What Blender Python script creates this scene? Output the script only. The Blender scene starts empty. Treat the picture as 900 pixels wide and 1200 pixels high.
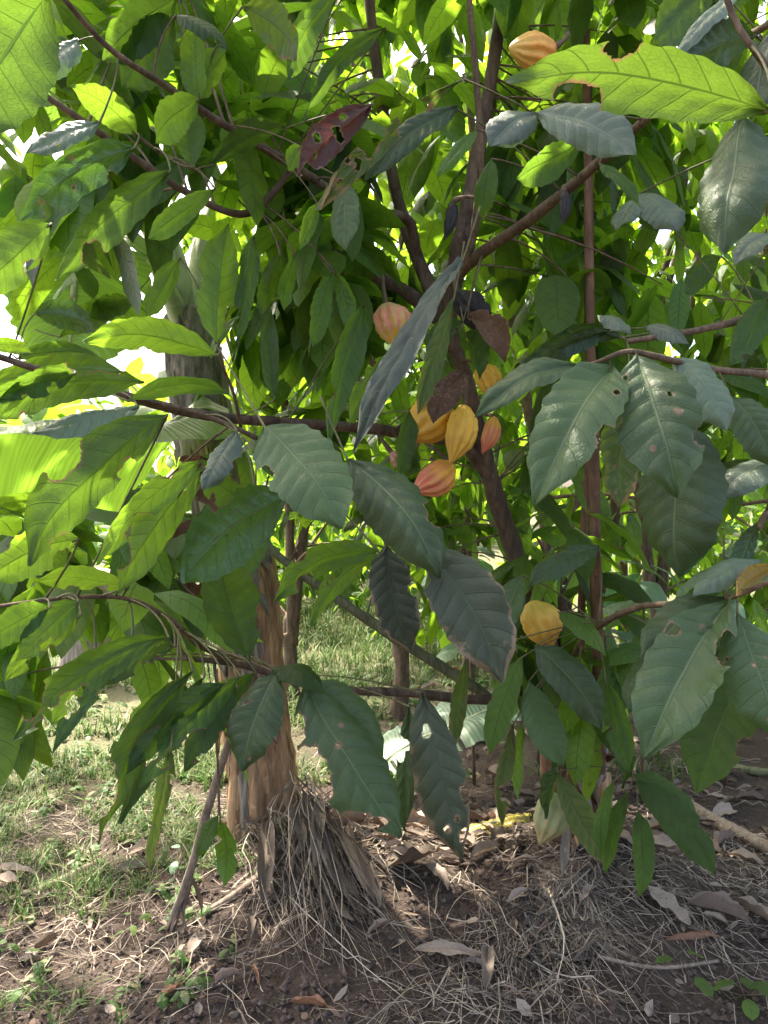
import bpy, math, random
from mathutils import Vector, Matrix, noise
V = Vector
rnd = random.Random(7)
scene = bpy.context.scene
COL = scene.collection
CAMZ = 1.5
CAM = V((0, 0, CAMZ))

# ------------------------------------------------------------------ helpers
def P(x, y, d):
    """a photo point (900x1200) at the distance d metres in front of the camera"""
    return V(((x - 450) / 900 * d, d, CAMZ - (y - 600) / 900 * d))

def link(o, parent=None):
    COL.objects.link(o)
    if parent is not None:
        o.parent = parent
    return o

def tag(o, label=None, cat=None, group=None, kind=None):
    if label: o['label'] = label
    if cat: o['category'] = cat
    if group: o['group'] = group
    if kind: o['kind'] = kind
    return o

def thing(name, label, cat, loc, group=None):
    o = bpy.data.objects.new(name, None)
    o.empty_display_size = 0.05
    o.location = loc
    link(o)
    return tag(o, label, cat, group)

class MB:
    """collects geometry with uv and a per-vertex random value"""
    def __init__(s):
        s.v = []; s.f = []; s.uv = []; s.var = []; s.mi = []; s.rim = []
    def add(s, verts, faces, uvs, var, mi=0, rim=None):
        o = len(s.v)
        s.v.extend(verts); s.uv.extend(uvs)
        s.var.extend([var] * len(verts)); s.rim.extend(rim or [0.0] * len(verts))
        for f in faces:
            s.f.append(tuple(i + o for i in f)); s.mi.append(mi)
    def build(s, name, mats, parent=None, smooth=True, solid=0.0):
        me = bpy.data.meshes.new(name)
        off = parent.location.copy() if parent is not None and parent.parent is None else V((0, 0, 0))
        if parent is not None and parent.parent is not None:
            off = parent.parent.location.copy()
        me.from_pydata([tuple(V(p) - off) for p in s.v], [], s.f)
        if not isinstance(mats, (list, tuple)): mats = [mats]
        for m in mats: me.materials.append(m)
        uvl = me.uv_layers.new(name='UVMap')
        n = len(me.loops)
        li = [0] * n
        me.loops.foreach_get('vertex_index', li)
        flat = [0.0] * (2 * n)
        for k, i in enumerate(li):
            flat[2 * k], flat[2 * k + 1] = s.uv[i]
        uvl.data.foreach_set('uv', flat)
        a = me.attributes.new('var', 'FLOAT', 'POINT')
        a.data.foreach_set('value', s.var)
        if max(s.rim) > 0:
            a = me.attributes.new('rim', 'FLOAT', 'POINT'); a.data.foreach_set('value', s.rim)
        me.polygons.foreach_set('material_index', s.mi)
        if smooth:
            me.polygons.foreach_set('use_smooth', [True] * len(me.polygons))
        me.update()
        o = bpy.data.objects.new(name, me)
        link(o, parent)
        if solid:
            mod = o.modifiers.new('thickness', 'SOLIDIFY'); mod.thickness = solid; mod.offset = 0
        return o

def bez(p0, p1, p2, t):
    return p0 * ((1 - t) ** 2) + p1 * (2 * t * (1 - t)) + p2 * (t * t)

def catmull(pts, n):
    """pts: list of (Vector, radius); returns a dense list"""
    out = []
    m = len(pts)
    for i in range(m - 1):
        a = pts[max(i - 1, 0)]; b = pts[i]; c = pts[i + 1]; d = pts[min(i + 2, m - 1)]
        for k in range(n):
            t = k / n
            t2 = t * t; t3 = t2 * t
            q = 0.5 * ((2 * b[0]) + (c[0] - a[0]) * t + (2 * a[0] - 5 * b[0] + 4 * c[0] - d[0]) * t2 + (3 * b[0] - a[0] - 3 * c[0] + d[0]) * t3)
            out.append((q, b[1] + (c[1] - b[1]) * t))
    out.append(pts[-1])
    return out

def tube(mb, pts, sides=8, var=0.5, bump=0.0, mi=0, cap=True, seed=0, ridge=0.0):
    """pts: dense list of (Vector, radius)"""
    up = V((0.123, 0.97, 0.21))
    verts = []; uvs = []; faces = []
    L = 0.0
    prev = None
    T = (pts[1][0] - pts[0][0]).normalized()
    N = T.cross(up).normalized()
    for i, (p, r) in enumerate(pts):
        a = pts[max(i - 1, 0)][0]; b = pts[min(i + 1, len(pts) - 1)][0]
        T = (b - a).normalized() if (b - a).length > 1e-9 else T
        N = (N - T * N.dot(T)).normalized()
        B = T.cross(N)
        if prev is not None: L += (p - prev).length
        prev = p
        for k in range(sides):
            an = 2 * math.pi * k / sides
            rr = r
            if bump:
                rr *= 1 + bump * 1.6 * max(0.0, noise.noise(V((seed * 3, 7.7, L * 9))) - 0.25)
                rr *= 1 + bump * noise.noise(V((math.cos(an) * 1.3 + seed, math.sin(an) * 1.3, L * 14)))
                rr *= 1 + bump * 0.6 * noise.noise(V((math.cos(an) * 3 + seed, math.sin(an) * 3, L * 45)))
            if ridge: rr *= 1 + ridge * (noise.noise(V((math.cos(an) * 5, math.sin(an) * 5, L * 1.6))) + 0.6 * abs(noise.noise(V((math.cos(an) * 12, math.sin(an) * 12, L * 2.5)))))
            verts.append(p + (N * math.cos(an) + B * math.sin(an)) * rr)
            uvs.append((k / sides, L))
    n = len(pts)
    for i in range(n - 1):
        for k in range(sides):
            k2 = (k + 1) % sides
            faces.append((i * sides + k, i * sides + k2, (i + 1) * sides + k2, (i + 1) * sides + k))
    if cap:
        faces.append(tuple(range(sides))[::-1])
        faces.append(tuple((n - 1) * sides + k for k in range(sides)))
    mb.add(verts, faces, uvs, var, mi)

def smooth01(a, b, x):
    t = min(1, max(0, (x - a) / (b - a)))
    return t * t * (3 - 2 * t)

# ------------------------------------------------------------------ ground height
MOUNDS = [(0.80, 3.05, 0.13, 0.42), (-0.50, 3.25, 0.12, 0.40), (-0.12, 2.95, 0.16, 0.38), (0.62, 2.72, 0.05, 0.34), (0.25, 3.3, 0.05, 0.6),
          (1.25, 2.75, 0.07, 0.5)]
def gz(x, y, fine=True):
    z = 0.0
    for mx, my, h, r in MOUNDS:
        q = ((x - mx) ** 2 + (y - my) ** 2) / (r * r)
        if q < 9: z += h * math.exp(-q)
    d = math.hypot(x, y - 3)
    z += 0.05 * noise.noise(V((x * 0.8, y * 0.8, 3.1))) * min(1, 0.4 + d * 0.2)
    if y > 9: z += min(1.2, (y - 9) * 0.03)
    if fine and d < 6:
        z += 0.022 * noise.noise(V((x * 6, y * 6, 0)))
        z += 0.013 * noise.noise(V((x * 17, y * 17, 5)))
        z += 0.010 * noise.noise(V((x * 41, y * 41, 9)))
    return z

def G(x, y):
    """the point where the line of sight through a photo point meets the ground"""
    d = 1.5 * 900 / max(20, y - 600)
    for _ in range(6):
        p = P(x, y, d)
        z = gz(p.x, p.y)
        d = (CAMZ - z) * 900 / max(20, y - 600)
    p = P(x, y, d)
    return V((p.x, p.y, gz(p.x, p.y)))

# ------------------------------------------------------------------ materials
def new_mat(name):
    m = bpy.data.materials.new(name)
    m.use_nodes = True
    nt = m.node_tree
    nt.nodes.clear()
    out = nt.nodes.new('ShaderNodeOutputMaterial')
    return m, nt, out

class N:
    def __init__(s, nt): s.nt = nt
    def __call__(s, typ, inputs=None, **props):
        n = s.nt.nodes.new(typ)
        for k, v in props.items(): setattr(n, k, v)
        for k, v in (inputs or {}).items():
            if isinstance(v, bpy.types.NodeSocket): s.nt.links.new(v, n.inputs[k])
            else: n.inputs[k].default_value = v
        return n
    def math(s, op, a, b=None, c=None, clamp=False):
        n = s.nt.nodes.new('ShaderNodeMath'); n.operation = op; n.use_clamp = clamp
        for i, v in enumerate((a, b, c)):
            if v is None: continue
            if isinstance(v, bpy.types.NodeSocket): s.nt.links.new(v, n.inputs[i])
            else: n.inputs[i].default_value = v
        return n.outputs[0]
    def mix(s, fac, a, b, blend='MIX'):
        n = s.nt.nodes.new('ShaderNodeMix'); n.data_type = 'RGBA'; n.blend_type = blend
        for k, v in ((0, fac), (6, a), (7, b)):
            if isinstance(v, bpy.types.NodeSocket): s.nt.links.new(v, n.inputs[k])
            else: n.inputs[k].default_value = v
        return n.outputs[2]
    def ramp(s, fac, stops, interp='LINEAR'):
        n = s.nt.nodes.new('ShaderNodeValToRGB')
        s.nt.links.new(fac, n.inputs[0])
        cr = n.color_ramp; cr.interpolation = interp
        while len(cr.elements) < len(stops): cr.elements.new(0.5)
        for e, (p, c) in zip(cr.elements, stops):
            e.position = p; e.color = c if len(c) == 4 else (*c, 1)
        return n.outputs[0]

def c4(c): return (*c, 1)

def leaf_material(name, top, under, trans, tfac=0.45, rough=0.42, veins=9, spec=0.45, vein_col=None,
                  necrosis=0.0, spots=0.15, dead=(0.21, 0.135, 0.075), detail=True, yellow=None, spread=0.35):
    m, nt, out = new_mat(name)
    n = N(nt)
    uv = n('ShaderNodeUVMap').outputs[0]
    sep = n('ShaderNodeSeparateXYZ', {0: uv})
    s = n.math('ABSOLUTE', n.math('MULTIPLY_ADD', sep.outputs[0], 2.0, -1.0))
    t = sep.outputs[1]
    var = n('ShaderNodeAttribute', attribute_name='var').outputs['Fac']
    geo = n('ShaderNodeNewGeometry')
    back = geo.outputs['Backfacing']
    # lateral veins sweep towards the tip; the midrib runs down the middle
    side = n.math('GREATER_THAN', sep.outputs[0], 0.5)
    q = n.math('MULTIPLY', n.math('SUBTRACT', t, n.math('MULTIPLY', n.math('POWER', s, 1.25), 0.13)), float(veins))
    q = n.math('ADD', q, n.math('MULTIPLY', side, 0.43))
    fr = n.math('ABSOLUTE', n.math('SUBTRACT', n.math('FRACT', q), 0.5))
    lat = n.math('MULTIPLY', n.math('SUBTRACT', fr, n.math('MULTIPLY_ADD', s, 0.016, 0.452)), 34.0, clamp=True)
    mid = n.math('MULTIPLY', n.math('SUBTRACT', n.math('MULTIPLY_ADD', t, -0.012, 0.046), s), 70.0, clamp=True)
    vein = n.math('MAXIMUM', n.math('MULTIPLY', lat, 0.75), mid)
    comb = n('ShaderNodeCombineXYZ', {0: n.math('MULTIPLY', sep.outputs[0], 1.0), 1: n.math('MULTIPLY', t, 2.2), 2: n.math('MULTIPLY', var, 37.0)})
    ns = n('ShaderNodeTexNoise', {'Vector': comb.outputs[0], 'Scale': 3.2, 'Detail': 5.0, 'Roughness': 0.62}).outputs['Fac']
    if detail:
        ter = n('ShaderNodeTexVoronoi', {'Vector': n('ShaderNodeCombineXYZ', {0: n.math('MULTIPLY', sep.outputs[0], 1.0), 1: n.math('MULTIPLY', t, 2.4), 2: var}).outputs[0], 'Scale': 17.0}, feature='DISTANCE_TO_EDGE').outputs['Distance']
        term = n.math('MULTIPLY', n.math('SUBTRACT', 0.07, ter), 9.0, clamp=True)
        vein = n.math('MAXIMUM', vein, n.math('MULTIPLY', term, 0.22))
    tone = n.math('ADD', n.math('MULTIPLY', n.math('SUBTRACT', ns, 0.5), 0.7), n.math('MULTIPLY_ADD', var, spread * 2, 1 - spread))
    topc = n.mix(1.0, c4(top), n('ShaderNodeCombineColor', {0: tone, 1: tone, 2: tone}).outputs[0], 'MULTIPLY')
    undc = n.mix(1.0, c4(under), n('ShaderNodeCombineColor', {0: tone, 1: tone, 2: tone}).outputs[0], 'MULTIPLY')
    base = n.mix(back, topc, undc)
    vc = vein_col or (top[0] * 1.9 + 0.02, top[1] * 1.7 + 0.02, top[2] * 1.5 + 0.01)
    base = n.mix(n.math('MULTIPLY', vein, 0.70), base, c4(vc))
    trc = n.mix(1.0, c4(trans), n('ShaderNodeCombineColor', {0: tone, 1: tone, 2: tone}).outputs[0], 'MULTIPLY')
    trc = n.mix(n.math('MULTIPLY', vein, 0.8), trc, (trans[0] * 0.28, trans[1] * 0.32, trans[2] * 0.35, 1))
    if yellow is not None:
        ym = n.math('GREATER_THAN', var, yellow)
        base = n.mix(ym, base, (0.42, 0.30, 0.04, 1))
        trc = n.mix(ym, trc, (0.62, 0.42, 0.04, 1))
    if detail:
        # age spots, nibbled brown freckles and dying margins
        sp = n('ShaderNodeTexNoise', {'Vector': comb.outputs[0], 'Scale': 13.0, 'Detail': 3.0, 'Roughness': 0.6}).outputs['Fac']
        spm = n.math('MULTIPLY', n.math('SUBTRACT', sp, 0.74 - spots * 0.25), 22.0, clamp=True)
        if necrosis > 0:
            edge = n.math('ADD', n.math('POWER', s, 2.0), n.math('MULTIPLY', n.math('POWER', t, 3.0), 0.75))
            nm = n.math('ADD', edge, n.math('MULTIPLY', n.math('SUBTRACT', ns, 0.5), 2.2))
            nm = n.math('MULTIPLY', n.math('SUBTRACT', nm, 1.25 - necrosis), 4.5, clamp=True)
            spm = n.math('MAXIMUM', spm, nm)
        rimv = n('ShaderNodeAttribute', attribute_name='rim').outputs['Fac']
        spm = n.math('MAXIMUM', spm, n.math('MULTIPLY', n.math('SUBTRACT', n.math('ADD', rimv, n.math('MULTIPLY', ns, 0.6)), 0.85), 3.0, clamp=True))
        dust = n('ShaderNodeTexNoise', {'Vector': comb.outputs[0], 'Scale': 7.0, 'Detail': 8.0, 'Roughness': 0.75}).outputs['Fac']
        base = n.mix(n.math('MULTIPLY', n.math('SUBTRACT', dust, 0.54), 1.1, clamp=True), base, (0.095, 0.125, 0.06, 1))
        base = n.mix(spm, base, c4(dead))
        trc = n.mix(spm, trc, (dead[0] * 0.8, dead[1] * 0.75, dead[2] * 0.6, 1))
    h = n.math('MULTIPLY', ns, 0.35)
    h = n.math('ADD', h, n.math('MULTIPLY', vein, -0.9))
    bump = n('ShaderNodeBump', {'Strength': 0.7, 'Distance': 0.005, 'Height': h}).outputs[0]
    rg = n.math('ADD', n.math('MULTIPLY', back, 0.22), n.math('MULTIPLY_ADD', ns, 0.5, rough - 0.25))
    pr = n('ShaderNodeBsdfPrincipled', {'Base Color': base, 'Roughness': rg, 'Specular IOR Level': spec, 'Normal': bump})
    tr = n('ShaderNodeBsdfTranslucent', {'Color': trc, 'Normal': bump})
    mx = n('ShaderNodeMixShader', {0: tfac, 1: pr.outputs[0], 2: tr.outputs[0]})
    nt.links.new(mx.outputs[0], out.inputs[0])
    return m

M = {}
M['g'] = leaf_material('leaf_green', (0.034, 0.090, 0.020), (0.060, 0.120, 0.028), (0.155, 0.290, 0.024), 0.50)
M['m'] = leaf_material('leaf_olive', (0.040, 0.090, 0.025), (0.060, 0.100, 0.026), (0.085, 0.150, 0.014), 0.45)
M['y'] = leaf_material('leaf_young', (0.060, 0.140, 0.028), (0.11, 0.19, 0.045), (0.23, 0.40, 0.026), 0.54, spread=0.25)
M['d'] = leaf_material('leaf_dark', (0.026, 0.078, 0.018), (0.046, 0.090, 0.025), (0.075, 0.165, 0.020), 0.30, rough=0.30, spec=0.65, vein_col=(0.13, 0.19, 0.075))
M['s'] = leaf_material('leaf_sheen', (0.038, 0.088, 0.046), (0.07, 0.12, 0.06), (0.10, 0.20, 0.04), 0.22, rough=0.24, spec=1.0, vein_col=(0.16, 0.22, 0.12))
M['p'] = leaf_material('leaf_pale', (0.115, 0.150, 0.105), (0.14, 0.17, 0.12), (0.14, 0.2, 0.08), 0.25, rough=0.36, vein_col=(0.2, 0.24, 0.17), necrosis=0.12, dead=(0.42, 0.39, 0.31))
M['n'] = leaf_material('leaf_dying', (0.022, 0.045, 0.024), (0.06, 0.08, 0.045), (0.09, 0.13, 0.04), 0.22, necrosis=0.33, dead=(0.20, 0.15, 0.09), rough=0.36)
M['b'] = leaf_material('leaf_brown', (0.085, 0.042, 0.022), (0.14, 0.075, 0.042), (0.18, 0.075, 0.03), 0.25, rough=0.55, vein_col=(0.20, 0.12, 0.07), dead=(0.20, 0.12, 0.07), spots=0.7)
M['r'] = leaf_material('leaf_red_brown', (0.10, 0.036, 0.028), (0.115, 0.042, 0.032), (0.20, 0.06, 0.04), 0.3, rough=0.5, vein_col=(0.26, 0.14, 0.08), necrosis=0.15, dead=(0.24, 0.17, 0.09))
M['o'] = leaf_material('leaf_yellow', (0.36, 0.26, 0.05), (0.42, 0.30, 0.08), (0.66, 0.45, 0.05), 0.5, necrosis=0.3, dead=(0.30, 0.17, 0.07))
M['k'] = leaf_material('leaf_spotted', (0.050, 0.090, 0.026), (0.09, 0.13, 0.04), (0.20, 0.31, 0.03), 0.45, necrosis=0.22, spots=0.5, dead=(0.30, 0.19, 0.09))
M['bg'] = leaf_material('leaf_grove', (0.028, 0.080, 0.022), (0.052, 0.110, 0.028), (0.24, 0.43, 0.024), 0.54, detail=False, yellow=1.1, spread=0.55, rough=0.34)
M['bb'] = leaf_material('leaf_seedling_sky_tint', (0.065, 0.170, 0.120), (0.07, 0.14, 0.07), (0.12, 0.28, 0.06), 0.25, detail=False, rough=0.35, spec=0.8)  # blue in the base stands in for sky reflected on upturned leaves
M['l'] = leaf_material('leaf_litter', (0.20, 0.15, 0.12), (0.29, 0.235, 0.19), (0.2, 0.12, 0.07), 0.12, rough=0.75, spec=0.2, vein_col=(0.36, 0.28, 0.2), dead=(0.15, 0.10, 0.07), spots=0.5, spread=0.6)
M['ld'] = leaf_material('leaf_litter_rotten', (0.075, 0.052, 0.04), (0.11, 0.08, 0.062), (0.06, 0.04, 0.02), 0.08, rough=0.8, spec=0.2, vein_col=(0.14, 0.1, 0.07), detail=False, spread=0.7)
M['lo'] = leaf_material('leaf_litter_orange', (0.36, 0.17, 0.09), (0.42, 0.24, 0.15), (0.3, 0.13, 0.06), 0.12, rough=0.65, spec=0.25, vein_col=(0.46, 0.28, 0.16), dead=(0.20, 0.11, 0.07), spots=0.4, spread=0.2)

def bark_material(name, c1, c2, scale=26.0, rough=0.85, stretch=0.18, bumpd=0.006, moss=None, upper=None):
    m, nt, out = new_mat(name)
    n = N(nt)
    tc = n('ShaderNodeTexCoord').outputs['Object']
    mp = n('ShaderNodeMapping', {'Vector': tc, 'Scale': (1, 1, stretch)}).outputs[0]
    a = n('ShaderNodeTexNoise', {'Vector': mp, 'Scale': scale, 'Detail': 8.0, 'Roughness': 0.68}).outputs['Fac']
    b = n('ShaderNodeTexNoise', {'Vector': tc, 'Scale': 7.0, 'Detail': 4.0}).outputs['Fac']
    col = n.ramp(a, [(0.30, c1), (0.68, c2)])
    if upper is not None:
        zz = n('ShaderNodeSeparateXYZ', {0: tc}).outputs[2]
        col = n.mix(n.math('MULTIPLY', n.math('SUBTRACT', n.math('MULTIPLY_ADD', b, 0.8, zz), upper[0]), 3.0, clamp=True), col, n.ramp(a, [(0.33, upper[1]), (0.66, upper[2])]))
    if moss is not None:
        col = n.mix(n.math('MULTIPLY', n.math('SUBTRACT', b, 0.55), 6.0, clamp=True), col, c4(moss))
    v = n.math('MULTIPLY_ADD', b, 0.9, 0.55)
    cr = n('ShaderNodeTexVoronoi', {'Vector': n('ShaderNodeMapping', {'Vector': tc, 'Scale': (1, 1, stretch * 1.6)}).outputs[0], 'Scale': scale * 1.3}, feature='DISTANCE_TO_EDGE').outputs['Distance']
    v = n.math('MULTIPLY', v, n.math('MULTIPLY_ADD', n.math('MULTIPLY', cr, 7.0, clamp=True), 0.25, 0.75))
    lic = n('ShaderNodeTexNoise', {'Vector': tc, 'Scale': 16.0, 'Detail': 6.0, 'Roughness': 0.7}).outputs['Fac']
    col = n.mix(n.math('MULTIPLY', n.math('SUBTRACT', lic, 0.60), 5.0, clamp=True), col, (c2[0] * 1.5 + 0.03, c2[1] * 1.6 + 0.04, c2[2] * 1.6 + 0.03, 1))
    col = n.mix(1.0, col, n('ShaderNodeCombineColor', {0: v, 1: v, 2: v}).outputs[0], 'MULTIPLY')
    bump = n('ShaderNodeBump', {'Strength': 0.8, 'Distance': bumpd, 'Height': a}).outputs[0]
    pr = n('ShaderNodeBsdfPrincipled', {'Base Color': col, 'Roughness': rough, 'Specular IOR Level': 0.3, 'Normal': bump})
    nt.links.new(pr.outputs[0], out.inputs[0])
    return m

M['bark'] = bark_material('cocoa_bark', (0.045, 0.030, 0.021), (0.185, 0.130, 0.088))
M['twig'] = bark_material('twig_bark', (0.06, 0.042, 0.028), (0.22, 0.150, 0.095), scale=50, stretch=0.3)
M['sprout'] = bark_material('sprout_bark', (0.10, 0.055, 0.035), (0.26, 0.15, 0.09), scale=40, stretch=0.1)
M['greenstem'] = bark_material('green_stem', (0.08, 0.09, 0.04), (0.22, 0.22, 0.12), scale=40, stretch=0.15)
M['petiole'] = bark_material('petiole', (0.06, 0.065, 0.025), (0.16, 0.15, 0.06), scale=60, rough=0.6)
M['bbark'] = bark_material('banana_sheath', (0.13, 0.07, 0.04), (0.58, 0.37, 0.21), scale=22, stretch=0.10, bumpd=0.012)
M['bbark_grey'] = bark_material('banana_sheath_grey', (0.10, 0.085, 0.07), (0.40, 0.35, 0.29), scale=26, stretch=0.08, bumpd=0.012)
M['bpet'] = bark_material('banana_petiole', (0.38, 0.45, 0.22), (0.58, 0.62, 0.42), scale=14, stretch=0.06, rough=0.5, bumpd=0.003, moss=(0.30, 0.22, 0.09))
M['pstem'] = bark_material('banana_stem', (0.13, 0.065, 0.036), (0.60, 0.37, 0.20), scale=24, stretch=0.12, bumpd=0.015, upper=(1.75, (0.07, 0.06, 0.055), (0.36, 0.33, 0.30)))
M['drywood'] = bark_material('dry_wood', (0.14, 0.10, 0.075), (0.36, 0.29, 0.22), scale=40, stretch=0.12)
M['black'] = bark_material('mummified_pod', (0.010, 0.009, 0.010), (0.045, 0.038, 0.036), scale=40, stretch=0.6, rough=0.55)

def strand_material(name, stops, trans=0.15, rough=0.7):
    m, nt, out = new_mat(name)
    n = N(nt)
    var = n('ShaderNodeAttribute', attribute_name='var').outputs['Fac']
    uv = n('ShaderNodeUVMap').outputs[0]
    sep = n('ShaderNodeSeparateXYZ', {0: uv})
    col = n.ramp(var, stops)
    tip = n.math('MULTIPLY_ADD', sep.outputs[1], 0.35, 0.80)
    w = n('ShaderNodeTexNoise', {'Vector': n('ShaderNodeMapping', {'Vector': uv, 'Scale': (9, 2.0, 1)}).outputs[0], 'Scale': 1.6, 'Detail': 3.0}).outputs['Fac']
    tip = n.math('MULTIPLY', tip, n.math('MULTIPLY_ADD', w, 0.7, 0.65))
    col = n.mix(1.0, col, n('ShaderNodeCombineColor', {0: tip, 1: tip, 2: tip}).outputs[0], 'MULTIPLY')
    pr = n('ShaderNodeBsdfPrincipled', {'Base Color': col, 'Roughness': rough, 'Specular IOR Level': 0.3})
    tr = n('ShaderNodeBsdfTranslucent', {'Color': col})
    mx = n('ShaderNodeMixShader', {0: trans, 1: pr.outputs[0], 2: tr.outputs[0]})
    nt.links.new(mx.outputs[0], out.inputs[0])
    return m
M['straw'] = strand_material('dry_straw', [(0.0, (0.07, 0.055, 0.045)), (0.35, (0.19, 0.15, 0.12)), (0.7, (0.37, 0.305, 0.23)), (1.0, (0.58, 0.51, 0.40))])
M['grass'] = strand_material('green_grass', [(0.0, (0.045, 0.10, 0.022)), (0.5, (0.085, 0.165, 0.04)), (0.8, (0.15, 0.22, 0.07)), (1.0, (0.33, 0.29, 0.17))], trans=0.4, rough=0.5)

def soil_material():
    m, nt, out = new_mat('damp_soil')
    n = N(nt)
    tc = n('ShaderNodeTexCoord').outputs['Object']
    a = n('ShaderNodeTexNoise', {'Vector': tc, 'Scale': 3.0, 'Detail': 6.0, 'Roughness': 0.6}).outputs['Fac']
    b = n('ShaderNodeTexNoise', {'Vector': tc, 'Scale': 60.0, 'Detail': 8.0, 'Roughness': 0.7}).outputs['Fac']
    v = n('ShaderNodeTexVoronoi', {'Vector': tc, 'Scale': 70.0}).outputs['Distance']
    col = n.ramp(n.math('MULTIPLY_ADD', a, 0.6, n.math('MULTIPLY', b, 0.4)), [(0.30, (0.024, 0.017, 0.014)), (0.52, (0.064, 0.046, 0.035)), (0.76, (0.130, 0.096, 0.074))])
    sx = n('ShaderNodeSeparateXYZ', {0: tc})
    far = n.math('MULTIPLY', n.math('SUBTRACT', n.math('SUBTRACT', sx.outputs[1], n.math('MULTIPLY', sx.outputs[0], 0.9)), n.math('MULTIPLY_ADD', a, 3.0, 3.2)), 0.6, clamp=True)
    col = n.mix(far, col, n.ramp(b, [(0.35, (0.045, 0.050, 0.025)), (0.65, (0.16, 0.155, 0.08))]))
    h = n.math('ADD', b, n.math('MULTIPLY', v, -0.7))
    bump = n('ShaderNodeBump', {'Strength': 0.9, 'Distance': 0.012, 'Height': h}).outputs[0]
    pr = n('ShaderNodeBsdfPrincipled', {'Base Color': col, 'Roughness': 0.9, 'Specular IOR Level': 0.25, 'Normal': bump})
    nt.links.new(pr.outputs[0], out.inputs[0])
    return m
M['soil'] = soil_material()
M['crumb'] = bark_material('soil_crumb', (0.05, 0.036, 0.03), (0.15, 0.11, 0.092), scale=60, stretch=1.0)

def pod_material(name, stops, rough=0.45, spots=0.5):
    m, nt, out = new_mat(name)
    n = N(nt)
    uv = n('ShaderNodeUVMap').outputs[0]
    sep = n('ShaderNodeSeparateXYZ', {0: uv})
    tc = n('ShaderNodeTexCoord').outputs['Object']
    a = n('ShaderNodeTexNoise', {'Vector': tc, 'Scale': 30.0, 'Detail': 4.0}).outputs['Fac']
    b = n('ShaderNodeTexNoise', {'Vector': tc, 'Scale': 130.0, 'Detail': 5.0, 'Roughness': 0.65}).outputs['Fac']
    ridge = n.math('MULTIPLY', n.math('ADD', n.math('COSINE', n.math('MULTIPLY', sep.outputs[0], 2 * math.pi * 10)), 1.0), 0.14)
    f = n.math('ADD', n.math('MULTIPLY_ADD', n.math('SUBTRACT', a, 0.5), 1.1, sep.outputs[1]), ridge)
    col = n.ramp(f, stops)
    sm = n.math('MULTIPLY', n.math('SUBTRACT', b, 0.67 - 0.06 * spots), 12.0, clamp=True)
    col = n.mix(sm, col, (0.10, 0.05, 0.02, 1))
    sc = n('ShaderNodeTexNoise', {'Vector': tc, 'Scale': 55.0, 'Detail': 6.0, 'Roughness': 0.7, 'Distortion': 1.5}).outputs['Fac']
    col = n.mix(n.math('MULTIPLY', n.math('SUBTRACT', sc, 0.57), 5.0, clamp=True), col, n.mix(0.32, col, (0.22, 0.12, 0.05, 1)))
    bump = n('ShaderNodeBump', {'Strength': 0.7, 'Distance': 0.004, 'Height': b}).outputs[0]
    pr = n('ShaderNodeBsdfPrincipled', {'Base Color': col, 'Roughness': rough, 'Specular IOR Level': 0.4, 'Normal': bump})
    nt.links.new(pr.outputs[0], out.inputs[0])
    return m
YEL = (0.78, 0.43, 0.040); YL2 = (0.80, 0.48, 0.06); ORG = (0.74, 0.33, 0.08); RED = (0.66, 0.17, 0.09); PNK = (0.72, 0.26, 0.15); GRN = (0.36, 0.42, 0.13)
M['pod_yellow'] = pod_material('pod_yellow', [(0.0, YEL), (0.5, YL2), (1.0, (0.60, 0.33, 0.05))])
M['pod_pink'] = pod_material('pod_pink', [(0.05, (0.45, 0.42, 0.16)), (0.45, PNK), (0.8, (0.62, 0.40, 0.18)), (1.0, YEL)])
M['pod_red'] = pod_material('pod_red', [(0.1, YEL), (0.45, ORG), (0.75, (0.66, 0.24, 0.12)), (1.0, RED)])
M['pod_orange'] = pod_material('pod_orange', [(0.0, (0.74, 0.27, 0.06)), (0.4, (0.76, 0.36, 0.07)), (1.0, (0.66, 0.42, 0.10))])
M['pod_dry'] = pod_material('pod_dry', [(0.0, (0.20, 0.08, 0.05)), (0.5, (0.46, 0.24, 0.15)), (1.0, (0.35, 0.15, 0.09))], rough=0.7)
M['pod_green'] = pod_material('pod_green', [(0.0, (0.30, 0.34, 0.16)), (0.6, (0.36, 0.38, 0.18)), (1.0, (0.42, 0.34, 0.16))], rough=0.6)
M['pod_pale'] = pod_material('pod_pale', [(0.0, (0.56, 0.42, 0.07)), (0.5, (0.76, 0.48, 0.08)), (1.0, (0.62, 0.30, 0.05))])

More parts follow.
